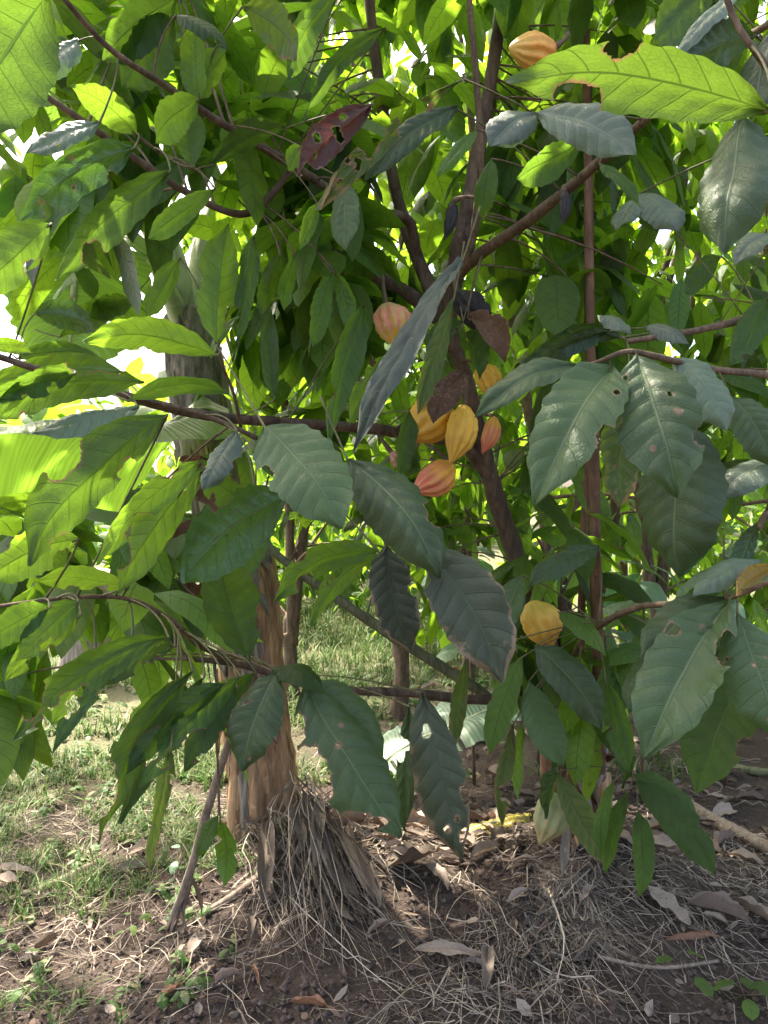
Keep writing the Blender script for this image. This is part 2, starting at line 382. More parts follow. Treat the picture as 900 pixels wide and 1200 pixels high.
def banana_material(name, top, trans, tfac, rough=0.4, spec=0.5, dry=0.0):
    m, nt, out = new_mat(name)
    n = N(nt)
    uv = n('ShaderNodeUVMap').outputs[0]
    sep = n('ShaderNodeSeparateXYZ', {0: uv})
    w = n.math('SINE', n.math('MULTIPLY', sep.outputs[1], 330.0))
    nz = n('ShaderNodeTexNoise', {'Vector': n('ShaderNodeMapping', {'Vector': uv, 'Scale': (1.2, 26, 1)}).outputs[0], 'Scale': 2.0, 'Detail': 4.0}).outputs['Fac']
    k = n.math('ADD', n.math('MULTIPLY', w, 0.10), n.math('MULTIPLY_ADD', nz, 0.8, 0.55))
    kc = n('ShaderNodeCombineColor', {0: k, 1: k, 2: k}).outputs[0]
    col = n.mix(1.0, c4(top), kc, 'MULTIPLY')
    trc = n.mix(1.0, c4(trans), kc, 'MULTIPLY')
    if dry:
        dm = n.math('MULTIPLY', n.math('SUBTRACT', nz, 0.66 - dry), 10.0, clamp=True)
        col = n.mix(dm, col, (0.33, 0.24, 0.13, 1)); trc = n.mix(dm, trc, (0.3, 0.18, 0.06, 1))
    bump = n('ShaderNodeBump', {'Strength': 0.4, 'Distance': 0.003, 'Height': w}).outputs[0]
    pr = n('ShaderNodeBsdfPrincipled', {'Base Color': col, 'Roughness': rough, 'Specular IOR Level': spec, 'Normal': bump})
    tr = n('ShaderNodeBsdfTranslucent', {'Color': trc})
    mx = n('ShaderNodeMixShader', {0: tfac, 1: pr.outputs[0], 2: tr.outputs[0]})
    nt.links.new(mx.outputs[0], out.inputs[0])
    return m
M['ban'] = banana_material('banana_blade', (0.10, 0.19, 0.045), (0.21, 0.40, 0.032), 0.55)
M['ban_pale'] = banana_material('banana_blade_waxy', (0.17, 0.26, 0.17), (0.2, 0.35, 0.1), 0.25, rough=0.5)
M['ban_dry'] = banana_material('banana_blade_dry', (0.33, 0.26, 0.18), (0.3, 0.2, 0.1), 0.15, rough=0.75, spec=0.2, dry=0.1)
M['ban_yellow'] = banana_material('banana_blade_yellow', (0.42, 0.36, 0.06), (0.5, 0.42, 0.05), 0.3, dry=0.15)

# ------------------------------------------------------------------ leaf shapes
def leaf_width(t, ob=0.95):
    w = (4 * t ** ob * (1 - t ** ob)) if t < 1 else 0.0
    w = max(w, 0) ** 0.64
    return w * (1 - 0.50 * smooth01(0.80, 1.0, t)) * (0.55 + 0.45 * smooth01(0.0, 0.16, t))

def hero_leaf(mb, p0, p2, width, normal, r, arch=0.05, off=V((0, 0, 0)), fold=0.18, droop=0.18, wave=0.05,
              quilt=0.018, holes=0, bites=0, nt=44, nh=9, veins=9, twist=0.0, mi=0, tipcurl=0.0, ob=0.95, hole_size=1.0, crumple=0.03):
    L = (p2 - p0).length
    hw = width / 2
    n0 = normal.normalized()
    ctrl = (p0 + p2) / 2 + off * 2 + n0 * (arch * L * 2)
    var = r.random()
    ph = r.random() * 6.28; ph2 = r.random() * 6.28
    # nibbled holes and margins in (s, t) space
    cuts = []
    for _ in range(holes):
        cs, ct, cr = r.uniform(-0.8, 0.8), r.uniform(0.15, 0.9), r.uniform(0.012, 0.045) * hole_size * r.choice((1, 1, 1.6))
        cuts.append((cs, ct, cr))
        for _k in range(r.choice((0, 1, 3))):
            an = r.uniform(0, 6.28); cuts.append((cs + math.cos(an) * cr * 3.0, ct + math.sin(an) * cr * 1.3, cr * r.uniform(0.3, 0.8)))
    for _ in range(bites):
        cs, ct, cr = r.choice((-1, 1)) * r.uniform(0.92, 1.15), r.uniform(0.2, 0.82), r.uniform(0.03, 0.10)
        cuts.append((cs, ct, cr))
        if r.random() < 0.6: cuts.append((cs * r.uniform(0.7, 1), ct + r.uniform(-1, 1) * cr, cr * 0.6))
    asp = hw / L
    verts = []; uvs = []; inside = []; rim = []
    cols = [(-1 + i / nh) for i in range(2 * nh + 1)]
    for i in range(nt + 1):
        t = i / nt
        c = bez(p0, ctrl, p2, t)
        T = ((ctrl - p0) * (1 - t) + (p2 - ctrl) * t).normalized()
        B = T.cross(n0).normalized()
        Nn = B.cross(T).normalized()
        if twist:
            a = twist * (t - 0.4)
            B, Nn = B * math.cos(a) + Nn * math.sin(a), Nn * math.cos(a) - B * math.sin(a)
        w = max(leaf_width(t, ob), 0.012) * hw
        for s in cols:
            a = abs(s)
            # crenate margin
            ww = w * (1 + (0.035 * math.sin(t * veins * 6.28 + ph) + 0.03 * noise.noise(V((t * 9, s * 2, ph)))) * a ** 3)
            sv = s
            lat = ww * sv * math.cos(fold)
            q = (t - 0.13 * a ** 1.25) * veins + (0.43 if s > 0 else 0)
            fr = abs((q % 1.0) - 0.5)           # 0 between veins, 0.5 on a vein
            bul = quilt * L * (1 - (2 * fr) ** 3) * min(1, a * 3.5) * (1 - a ** 4 * 0.6) * min(1, 6 * (1 - t))
            hgt = a * w * math.sin(fold) - droop * w * a * a * 1.3 + bul
            hgt += wave * hw * a * a * (math.sin(t * 11 + ph + (2.1 if s > 0 else 0)) + 0.6 * math.sin(t * 23 + ph2)) * min(1, t * 4)
            hgt += crumple * L * noise.noise(V((t * 3 + ph, s * 1.5, ph2)))
            if crumple > 0.05: hgt += crumple * 0.6 * L * abs(noise.noise(V((t * 7 + ph, s * 4, ph2))))
            if tipcurl: hgt -= tipcurl * L * max(0, t - 0.6) ** 2 * 4
            p = c + B * lat + Nn * hgt
            verts.append(p); uvs.append((s * 0.5 + 0.5, t))
            ins = None; near = 0.0
            for (cs, ct, cr) in cuts:
                dx = (s - cs) * w / L; dy = t - ct
                dd = math.hypot(dx, dy)
                rr = cr * (1 + 0.55 * noise.noise(V((math.atan2(dy, dx) * 1.6, cs * 9, ct * 9))))
                near = max(near, 1 - max(0.0, dd - rr) / 0.022)
                if dd < rr: ins = (cs, ct, rr, dd, dx, dy, w); break
            inside.append(ins); rim.append(max(0.0, near))
    faces = []
    W = 2 * nh + 1
    for i in range(nt):
        for k in range(2 * nh):
            ids = (i * W + k, (i + 1) * W + k, (i + 1) * W + k + 1, i * W + k + 1)
            cnt = sum(1 for j in ids if inside[j])
            if cnt >= 3: continue
            faces.append(ids)
    # pull vertices that stick into a hole back to its rim
    if cuts:
        used = set(j for f in faces for j in f)
        moved = {}
        for j in used:
            if inside[j]:
                i, k = divmod(j, W)
                best = None
                for di, dk in ((1, 0), (-1, 0), (0, 1), (0, -1)):
                    a, b = i + di, k + dk
                    if 0 <= a <= nt and 0 <= b < W and not inside[a * W + b] and (a * W + b) in used:
                        best = a * W + b; break
                if best is not None:
                    cs, ct, rr, dd, dx, dy, w = inside[j]
                    f = min(0.85, (rr - dd) / (abs(1 / nt) + 1e-6))
                    moved[j] = verts[j].lerp(verts[best], max(0.1, f))
        for j, p in moved.items(): verts[j] = p
    mb.add(verts, faces, uvs, var, mi, rim)
    return var

def simple_leaf(mb, p, dirv, up, L, wd, r, bend=0.5, nt=6, mi=0, var=None, fold=0.25):
    """a small leaf for crowns: the midrib sags along its length"""
    T = dirv.normalized()
    B = T.cross(up)
    if B.length < 1e-3: B = T.cross(V((1, 0, 0)))
    B.normalize()
    c = p.copy()
    verts = []; uvs = []; faces = []
    tw = r.uniform(-0.5, 0.5)
    ph = r.random() * 6
    step = L / nt
    for i in range(nt + 1):
        t = i / nt
        Nn = B.cross(T).normalized()
        w = max(leaf_width(t), 0.02) * wd / 2
        for s in (-1, -0.5, 0, 0.5, 1):
            a = abs(s)
            q = B * (s * w) + Nn * (a * w * fold - a * a * w * 0.35 + 0.10 * w * math.sin(t * 13 + ph) * a)
            verts.append(c + q); uvs.append((s * 0.5 + 0.5, t))
        T = (T + V((0, 0, -1)) * bend * step / L * 1.6).normalized()
        B = (B + B.cross(T) * tw * step / L); B = (B - T * B.dot(T)).normalized()
        c = c + T * step
    for i in range(nt):
        for k in range(4):
            faces.append((i * 5 + k, (i + 1) * 5 + k, (i + 1) * 5 + k + 1, i * 5 + k + 1))
    mb.add(verts, faces, uvs, r.random() if var is None else var, mi)

def rand_dir(r):
    while True:
        v = V((r.uniform(-1, 1), r.uniform(-1, 1), r.uniform(-1, 1)))
        if 0.05 < v.length < 1: return v.normalized()

def spray(mb, p, axis, r, n=6, L=0.24, spread=0.12, mi=0, nt=6):
    """a leafy shoot: leaves alternate along a short twig and hang outwards"""
    axis = axis.normalized()
    for i in range(n):
        a = i / max(1, n - 1)
        q = p + axis * (spread * (a - 0.3) * 2) + rand_dir(r) * 0.02
        d = (axis * 0.5 + rand_dir(r) * 0.9 + V((0, 0, -0.35))).normalized()
        up = (V((0, 0, 1)) + rand_dir(r) * 0.5).normalized()
        l = L * r.uniform(0.65, 1.25)
        simple_leaf(mb, q, d, up, l, l * r.uniform(0.30, 0.45), r, bend=r.uniform(0.2, 1.1), mi=mi, nt=nt)

def px(p):
    if p.y < 0.2: return (-9999, -9999)
    return (450 + p.x / p.y * 900, 600 - (p.z - CAMZ) / p.y * 900)

# ------------------------------------------------------------------ camera, light, world
cam = bpy.data.cameras.new('camera')
cam.sensor_fit = 'VERTICAL'; cam.sensor_height = 36; cam.sensor_width = 27; cam.lens = 27.0
cam.clip_start = 0.05; cam.clip_end = 2000
co = bpy.data.objects.new('camera', cam); link(co)
co.location = CAM; co.rotation_euler = (math.radians(90), 0, 0)
scene.camera = co

SUN_DIR = V((-0.38, 0.42, 1.0)).normalized()
el = math.asin(SUN_DIR.z); az = math.atan2(SUN_DIR.x, SUN_DIR.y)
w = bpy.data.worlds.new('World'); scene.world = w; w.use_nodes = True
nt = w.node_tree
sky = nt.nodes.new('ShaderNodeTexSky'); sky.sky_type = 'NISHITA'; sky.sun_disc = False
sky.sun_elevation = el; sky.sun_rotation = az
sky.air_density = 0.8; sky.dust_density = 6.0; sky.ozone_density = 0.3
bgn = nt.nodes['Background']; bgn.inputs[1].default_value = 0.15
nt.links.new(sky.outputs[0], bgn.inputs[0])
sl = bpy.data.lights.new('sun', 'SUN'); sl.energy = 3.1; sl.angle = math.radians(0.6); sl.color = (1, 0.95, 0.86)
so = bpy.data.objects.new('sun', sl); link(so); so.location = SUN_DIR * 30
so.rotation_euler = SUN_DIR.to_track_quat('Z', 'Y').to_euler()

scene.view_settings.view_transform = 'Standard'
scene.view_settings.look = 'None'
scene.view_settings.gamma = 1.0
scene.view_settings.use_curve_mapping = False
scene.view_settings.use_white_balance = True
scene.view_settings.white_balance_temperature = 6900
scene.view_settings.white_balance_tint = 12
scene.view_settings.exposure = 2.45
cy = scene.cycles
cy.max_bounces = 10; cy.diffuse_bounces = 5; cy.glossy_bounces = 3; cy.transmission_bounces = 8; cy.transparent_max_bounces = 4
cy.sample_clamp_indirect = 6.0
cy.use_denoising = True

# ------------------------------------------------------------------ ground
def axis_steps(lo, hi, step, far, grow=1.22):
    a = []
    x = lo
    while x < hi: a.append(x); x += step
    s = step
    while x < far: a.append(x); s *= grow; x += s
    a.append(far)
    return a
xs_pos = axis_steps(0, 2.0, 0.022, 400)
xs = [-x for x in xs_pos[:0:-1]] + xs_pos
ys_near = axis_steps(1.6, 4.4, 0.022, 500)
ys_back = [-400, -100, -30, -10, -4, -1, 0.2, 0.8, 1.2]
ys = ys_back + ys_near
g = MB()
gv = [(x, y, gz(x, y)) for y in ys for x in xs]
nx = len(xs)
gf = [(j * nx + i, j * nx + i + 1, (j + 1) * nx + i + 1, (j + 1) * nx + i) for j in range(len(ys) - 1) for i in range(nx - 1)]
g.add([V(p) for p in gv], gf, [(p[0], p[1]) for p in gv], 0.5)
tag(g.build('ground', M['soil']), kind='structure')

# soil crumbs
cr = MB()
r = random.Random(3)
OCT = [(1, 0, 0), (-1, 0, 0), (0, 1, 0), (0, -1, 0), (0, 0, 1), (0, 0, -1)]
OF = [(0, 2, 4), (2, 1, 4), (1, 3, 4), (3, 0, 4), (2, 0, 5), (1, 2, 5), (3, 1, 5), (0, 3, 5)]
for _ in range(11000):
    x = r.uniform(-1.5, 1.7); y = 2.1 + 2.0 * r.random() ** 1.6
    s = 0.003 + 0.013 * r.random() ** 3
    c = V((x, y, gz(x, y) + s * 0.3))
    vs = [c + V((a * r.uniform(0.6, 1.3), b * r.uniform(0.6, 1.3), d * r.uniform(0.5, 0.9))) * s for a, b, d in OCT]
    cr.add(vs, OF, [(0, 0)] * 6, r.random())
tag(cr.build('soil_crumbs', M['crumb'], smooth=False), 'loose dark crumbs of soil scattered over the bare ground', None, kind='stuff')

# ------------------------------------------------------------------ straw, grass, litter
def ribbon(mb, pts, wid, r, flat=True, var=None, taper=True, side=None):
    verts = []; uvs = []; faces = []
    n = len(pts)
    sd = side or V((r.uniform(-1, 1), r.uniform(-1, 1), r.uniform(-0.3, 0.3)))
    for i, p in enumerate(pts):
        a = pts[max(0, i - 1)]; b = pts[min(n - 1, i + 1)]
        T = (b - a).normalized()
        B = T.cross(V((0, 0, 1)) if flat else sd)
        if B.length < 1e-4: B = V((1, 0, 0))
        B.normalize()
        k = i / (n - 1)
        w = wid * (1 - 0.85 * k ** 1.5 if taper else 1) / 2
        verts += [p - B * w, p + B * w]
        uvs += [(0, k), (1, k)]
    for i in range(n - 1):
        faces.append((2 * i, 2 * i + 1, 2 * i + 3, 2 * i + 2))
    mb.add(verts, faces, uvs, r.random() if var is None else var)

def ground_strand(mb, x, y, ang, L, wid, r, lift=0.012, curve=1.0, var=None):
    n = 5
    pts = []
    a = ang
    h = r.uniform(0.002, lift)
    for i in range(n + 1):
        z = gz(x, y) + h + (lift * r.random() if r.random() < 0.3 else 0)
        pts.append(V((x, y, z)))
        a += r.uniform(-0.35, 0.35) * curve
        x += math.cos(a) * L / n; y += math.sin(a) * L / n
    ribbon(mb, pts, wid, r, flat=r.random() < 0.6, var=var)

r = random.Random(11)
st = MB()
for _ in range(7000):
    u = r.random()
    if u < 0.34: x, y = r.uniform(-1.75, -0.45), r.uniform(2.2, 4.0)
    elif u < 0.50: x, y = r.uniform(-0.5, 0.5), r.uniform(2.2, 3.3)
    elif u < 0.78: x, y = r.uniform(0.2, 1.7), r.uniform(2.2, 3.5)
    else: x, y = r.uniform(-2.5, 3.0), r.uniform(3.2, 5.5)
    k = noise.noise(V((x * 1.7, y * 1.7, 21)))
    if (k < -0.05 and r.random() < 0.85) or (x < -0.4 and r.random() < 0.3): continue
    ground_strand(st, x, y, r.uniform(0, 6.28), r.uniform(0.06, 0.34), r.uniform(0.0015, 0.005), r, lift=0.022)
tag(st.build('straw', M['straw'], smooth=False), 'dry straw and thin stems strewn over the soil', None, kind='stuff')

gr = MB()
def blade(mb, x, y, L, wid, r, lean=None):
    a = r.uniform(0, 6.28)
    d = V((math.cos(a), math.sin(a), 0))
    z = gz(x, y) - 0.005
    k = r.uniform(0.2, 0.9) if lean is None else lean
    pts = []
    for i in range(4):
        t = i / 3
        pts.append(V((x, y, z)) + d * (L * k * t * t) + V((0, 0, L * (t - 0.35 * k * t * t))))
    ribbon(mb, pts, wid, r, flat=False, side=V((d.y, -d.x, 0)).cross(V((0, 0, 1))) * 1.0 + V((0, 0, 0.05)), var=r.random())
def tuft(x, y, n, L, wid):
    rad = L * 0.25
    for _ in range(n):
        blade(gr, x + r.gauss(0, rad), y + r.gauss(0, rad), L * r.uniform(0.45, 1.2), wid * r.uniform(0.6, 1.3), r, lean=r.uniform(0.15, 1.25))
for _ in range(1900):
    x, y = r.uniform(-2.4, -0.45), r.uniform(2.25, 4.8)
    k = noise.noise(V((x * 2.1, y * 2.1, 4))) + (0.14 if x < -0.9 else -0.08) + (0.14 if y > 3.3 else 0)
    if k < 0.11: continue
    tuft(x, y, r.randint(3, 12), r.uniform(0.04, 0.13), r.uniform(0.004, 0.010))
for _ in range(4200):
    x, y = r.uniform(-6, 1.9), 4.2 + 7.5 * r.random() ** 1.25
    k = noise.noise(V((x * 1.1, y * 1.1, 8)))
    if (k < 0.04 and y < 6.5) or (x > 0.9 and r.random() < 0.6): continue
    tuft(x, y, r.randint(4, 12), r.uniform(0.07, 0.16) + 0.022 * (y - 4), r.uniform(0.008, 0.017))
for _ in range(900):
    x, y = r.uniform(-2.4, 0.9), 2.3 + 5 * r.random() ** 1.4
    if x > -0.5 and y < 4: continue
    if noise.noise(V((x * 2.6, y * 2.6, 31))) < 0.0: continue
    z = gz(x, y); h = r.uniform(0.01, 0.06) * (1 + 0.25 * (y - 2.3))
    for k in range(r.randint(3, 7)):
        a = r.uniform(0, 6.28); l = r.uniform(0.025, 0.065) * (1 + 0.2 * (y - 2.3))
        simple_leaf(gr, V((x, y, z + h * r.random())), V((math.cos(a), math.sin(a), 0.5)), V((0, 0, 1)), l, l * r.uniform(0.3, 0.6), r, bend=0.9, nt=4)
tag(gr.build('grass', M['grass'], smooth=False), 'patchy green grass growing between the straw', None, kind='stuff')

def flat_leaf(mb, c, ang, L, wd, r, lift=0.01, curl=0.2, nt=8, nh=3, tilt=0.25):
    d = V((math.cos(ang), math.sin(ang), r.uniform(-tilt, tilt) * 0.4))
    nrm = (V((0, 0, 1)) + V((r.uniform(-tilt, tilt), r.uniform(-tilt, tilt), 0))).normalized()
    p0 = c - d * L / 2; p2 = c + d * L / 2
    p0.z = gz(p0.x, p0.y) + lift; p2.z = gz(p2.x, p2.y) + lift
    hero_leaf(mb, p0, p2, wd, nrm, r, arch=r.uniform(-0.03, 0.10), fold=r.uniform(0.1, 0.9) * curl * 3, droop=-curl * r.uniform(0, 1.6),
              wave=0.18, quilt=0.008, nt=nt, nh=nh, bites=0, twist=r.uniform(-0.7, 0.7), ob=r.uniform(0.85, 1.1))
li = MB()
for _ in range(520):
    u = r.random()
    if u < 0.20: x, y = r.uniform(-0.2, 0.6), r.uniform(2.8, 3.9)
    elif u < 0.42: x, y = r.uniform(0.6, 2.0), r.uniform(2.6, 4.4)
    elif u < 0.50: x, y = r.uniform(-1.7, 0.6), r.uniform(2.3, 3.4)
    else: x, y = r.uniform(0.0, 4.5), r.uniform(3.6, 8.0)
    L = r.uniform(0.03, 0.10) if y < 3.0 else r.uniform(0.06, 0.20)
    flat_leaf(li, V((x, y, 0)), r.uniform(0, 6.28), L, L * r.uniform(0.25, 0.5), r, lift=r.uniform(0.004, 0.03), curl=0.3, nt=7, nh=3, tilt=0.5)
for _ in range(2600):
    x, y = r.uniform(-1.6, 1.9), 2.15 + 2.2 * r.random() ** 1.3
    if noise.noise(V((x * 1.9, y * 1.9, 51))) < (-0.1 if x > -0.3 else 0.12): continue
    L = r.uniform(0.012, 0.06) * r.choice((0.7, 1, 1.3)); a = r.uniform(0, 6.28)
    d = V((math.cos(a), math.sin(a), r.uniform(-0.3, 0.3)))
    simple_leaf(li, V((x, y, gz(x, y) + r.uniform(0.002, 0.012))), d, V((r.uniform(-.6, .6), r.uniform(-.6, .6), 1)), L, L * r.uniform(0.15, 0.6), r, bend=r.uniform(-0.5, 0.8), nt=3, mi=r.choice((0, 1, 1)), fold=r.uniform(-0.5, 0.8))
tag(li.build('leaf_litter', [M['l'], M['ld']]), 'pale brown dead leaves littering the soil', None, kind='stuff')

# straw heaps against the stems
def heap(name, label, tops, region, n, r, wid=(0.002, 0.006), bulge=0.12, sheets=0, mess=0.05):
    base = G(*region[0])
    t = thing(name, label, 'straw heap', (base.x, base.y, gz(base.x, base.y)))
    mb = MB()
    for _ in range(n):
        a = V(r.choice(tops)) + V((r.uniform(-0.05, 0.05), r.uniform(-0.05, 0.05), r.uniform(-0.06, 0.03)))
        gx, gy = r.choice(region)
        e = G(gx + r.gauss(0, 34), min(1235, gy + r.gauss(0, 26)))
        f = r.uniform(0.45, 1.1)
        e = a.lerp(e, f) if f < 1 else e
        e.z = max(e.z if f < 1 else 0, gz(e.x, e.y) + r.uniform(0.002, 0.02))
        mid = a.lerp(e, r.uniform(0.3, 0.6)) + V((r.uniform(-mess, mess), -r.uniform(0, 0.06) - mess * 0.2, r.uniform(-0.3, 0.9) * bulge))
        pts = [bez(a, mid, e, i / 6) for i in range(7)]
        pts = [V((q.x, q.y, max(q.z, gz(q.x, q.y, True) + 0.004))) + rand_dir(r) * r.choice((0.004, 0.012)) for q in pts]
        ribbon(mb, pts, r.uniform(*wid), r, flat=False)
    mb.build('strands', M['straw'], t, smooth=False)
    if sheets:
        sh = MB()
        for _ in range(sheets):
            a = V(r.choice(tops)) + V((r.uniform(-0.06, 0.1), r.uniform(-0.05, 0.02), r.uniform(-0.25, 0.0)))
            gx, gy = r.choice(region)
            e = a.lerp(G(gx + r.gauss(0, 30), gy + r.gauss(0, 20)), r.uniform(0.4, 0.8))
            e.z = max(e.z, gz(e.x, e.y) + 0.02)
            hero_leaf(sh, a, e, r.uniform(0.02, 0.08), V((r.uniform(-.5, .5), -1, 0.6)), r, arch=0.08, fold=0.6, droop=-0.4, wave=0.3, nt=12, nh=3, twist=r.uniform(-1, 1), quilt=0.0)
        sh.build('sheath_strips', M['l'], t)
    return t
heap('straw_heap', 'tall tangled heap of dry straw slumped against the peeling banana stem',
     [P(300, 965, 3.1), P(330, 950, 3.08), P(352, 915, 3.06), P(372, 935, 3.04), P(360, 960, 3.02), P(400, 1000, 3.0), P(345, 1000, 3.0), P(390, 1040, 2.9), P(320, 1020, 3.0), P(385, 960, 3.02)],
     [(330, 1060), (350, 1110), (375, 1140), (420, 1100), (460, 1090), (400, 1060), (440, 1140), (310, 1040)], 420, random.Random(5), wid=(0.002, 0.009), sheets=80, mess=0.15)
heap('straw_heap', 'wide low heap of grey straw at the foot of the cocoa trunk',
     [P(615, 1030, 2.9), P(640, 1030, 2.85), P(660, 1050, 2.8), P(690, 1060, 2.8), P(620, 1060, 2.75), P(580, 1060, 2.75)],
     [(600, 1150), (640, 1170), (690, 1180), (730, 1150), (570, 1120), (660, 1195), (760, 1190), (620, 1090), (800, 1120)], 560, random.Random(6), wid=(0.002, 0.008), bulge=0.05, sheets=30, mess=0.09)

# ------------------------------------------------------------------ trees: skeletons
def stem(parent, name, pts, mat, r=None, sides=9, bump=0.18, n=7, label=None):
    """pts: (photo x, photo y, depth, radius in photo px)"""
    q = [(P(x, y, d), rr * d / 900) for x, y, d, rr in pts]
    den = catmull(q, n)
    mb = MB()
    tube(mb, den, sides=sides, bump=bump, seed=rnd.random() * 50)
    o = mb.build(name, mat, parent)
    if label: o['label'] = label
    return [p for p, _ in den]

cocoa = thing('cocoa_tree', 'large cocoa tree in front, bearing ripe yellow pods on its leaning brown trunk', 'cocoa tree', G(692, 1004), None)
SK = []
SK += stem(cocoa, 'trunk', [(700, 1030, 3.1, 30), (690, 985, 3.1, 27), (672, 900, 3.0, 23), (655, 810, 2.95, 18), (635, 730, 2.9, 12.5), (608, 660, 2.85, 11), (582, 585, 2.8, 10.5), (562, 510, 2.72, 9.5),
    (546, 445, 2.65, 9), (527, 385, 2.6, 9), (533, 325, 2.55, 11), (547, 250, 2.5, 9.5), (567, 140, 2.5, 8.5), (586, 20, 2.5, 7), (600, -120, 2.5, 6), (590, -300, 2.5, 4)], M['bark'], n=9, sides=12)
SK += stem(cocoa, 'branch', [(526, 388, 2.6, 9), (508, 345, 2.65, 9), (488, 300, 2.7, 8), (463, 220, 2.75, 7), (446, 110, 2.8, 6.5), (433, 0, 2.8, 6), (424, -140, 2.8, 4)], M['bark'])
SK += stem(cocoa, 'branch', [(530, 335, 2.5, 5), (553, 285, 2.4, 5), (563, 190, 2.3, 4.5), (558, 90, 2.25, 4), (549, -10, 2.2, 3.5), (545, -120, 2.2, 2.5)], M['twig'])
SK += stem(cocoa, 'branch', [(530, 330, 2.55, 7.5), (560, 300, 2.4, 7), (620, 258, 2.2, 6.5), (690, 201, 1.95, 6), (745, 150, 1.75, 5.5), (830, 75, 1.55, 5), (905, 25, 1.4, 4.5), (980, -30, 1.3, 4)], M['twig'])
SK += stem(cocoa, 'branch', [(578, 570, 2.8, 7), (545, 523, 2.7, 7.5), (500, 512, 2.6, 7), (440, 503, 2.45, 6.5), (360, 497, 2.25, 6), (280, 491, 2.05, 6), (205, 480, 1.85, 5.5), (110, 452, 1.7, 5), (10, 422, 1.6, 4), (-70, 390, 1.55, 3)], M['bark'])
SK += stem(cocoa, 'branch', [(300, 513, 1.95, 3), (240, 487, 1.85, 3.5), (150, 463, 1.75, 3)], M['twig'], sides=6)
SK += stem(cocoa, 'branch', [(282, 500, 2.0, 2.5), (275, 465, 1.9, 2.2), (262, 432, 1.8, 2), (254, 405, 1.75, 1.8)], M['twig'], sides=6)
SK += stem(cocoa, 'branch', [(488, 305, 2.7, 6), (478, 258, 2.6, 6), (425, 246, 2.4, 5.5), (345, 195, 2.1, 5), (275, 154, 1.9, 4.5), (190, 98, 1.7, 4), (130, 58, 1.6, 3.6), (78, 2, 1.5, 3.2), (40, -50, 1.45, 3)], M['bark'])
SK += stem(cocoa, 'branch', [(345, 195, 2.1, 3.5), (290, 250, 2.1, 4), (220, 226, 2.0, 4.2), (130, 165, 1.85, 4), (38, 102, 1.75, 3.5), (-30, 60, 1.7, 3)], M['bark'])
SK += stem(cocoa, 'branch', [(230, 200, 1.9, 2), (190, 180, 1.8, 2), (158, 157, 1.75, 1.6)], M['twig'], sides=6)
SK += stem(cocoa, 'branch', [(525, 385, 2.6, 8.5), (480, 345, 2.65, 8), (430, 318, 2.7, 7), (385, 295, 2.7, 6), (330, 285, 2.7, 4)], M['bark'])
SK += stem(cocoa, 'branch', [(652, 795, 2.95, 6), (600, 812, 2.85, 6), (560, 820, 2.75, 6), (480, 812, 2.55, 5.5), (400, 808, 2.35, 5), (330, 792, 2.1, 5), (280, 778, 1.95, 4.5), (220, 772, 1.8, 3)], M['bark'])
SK += stem(cocoa, 'branch', [(285, 780, 1.95, 3.5), (232, 755, 1.8, 3.5), (200, 726, 1.7, 3), (150, 702, 1.6, 2.8), (90, 700, 1.5, 2.5), (0, 710, 1.4, 2.2), (-40, 715, 1.4, 2)], M['twig'])
SK += stem(cocoa, 'branch', [(588, 832, 3.0, 5), (560, 808, 2.95, 6.5), (470, 752, 2.9, 6.5), (400, 705, 2.85, 6), (330, 655, 2.8, 5), (300, 620, 2.8, 4)], M['greenstem'], label='straight grey green branch slanting down from the left')
SK += stem(cocoa, 'branch', [(660, 800, 2.9, 4), (678, 757, 2.5, 4), (705, 731, 2.2, 4), (750, 711, 1.9, 3.8), (805, 708, 1.65, 3.6), (850, 702, 1.5, 3.5), (905, 680, 1.4, 3)], M['twig'])
SK += stem(cocoa, 'stub', [(672, 860, 2.95, 9), (664, 790, 2.9, 9), (659, 730, 2.88, 8), (657, 700, 2.88, 7.5)], M['bark'], label='short dead stub cut off flat')
stem(cocoa, 'sprout', [(702, 960, 3.0, 8), (703, 860, 2.7, 7), (699, 700, 2.6, 7), (696, 540, 2.55, 6.5), (691, 380, 2.5, 6), (690, 220, 2.5, 5.5), (687, 60, 2.5, 5), (684, -60, 2.5, 4)], M['sprout'], bump=0.08)
stem(cocoa, 'sprout', [(690, 930, 3.0, 6), (682, 790, 2.75, 5), (683, 660, 2.7, 4.5), (689, 540, 2.65, 4), (700, 430, 2.6, 3)], M['sprout'], bump=0.08)
SK += stem(cocoa, 'branch', [(610, 655, 2.85, 3), (630, 705, 2.7, 3), (648, 745, 2.6, 2.6), (655, 775, 2.5, 2)], M['twig'], sides=6)
SK += stem(cocoa, 'branch', [(700, 900, 2.9, 4), (722, 885, 2.7, 3.5), (745, 910, 2.55, 3)], M['twig'], sides=6)

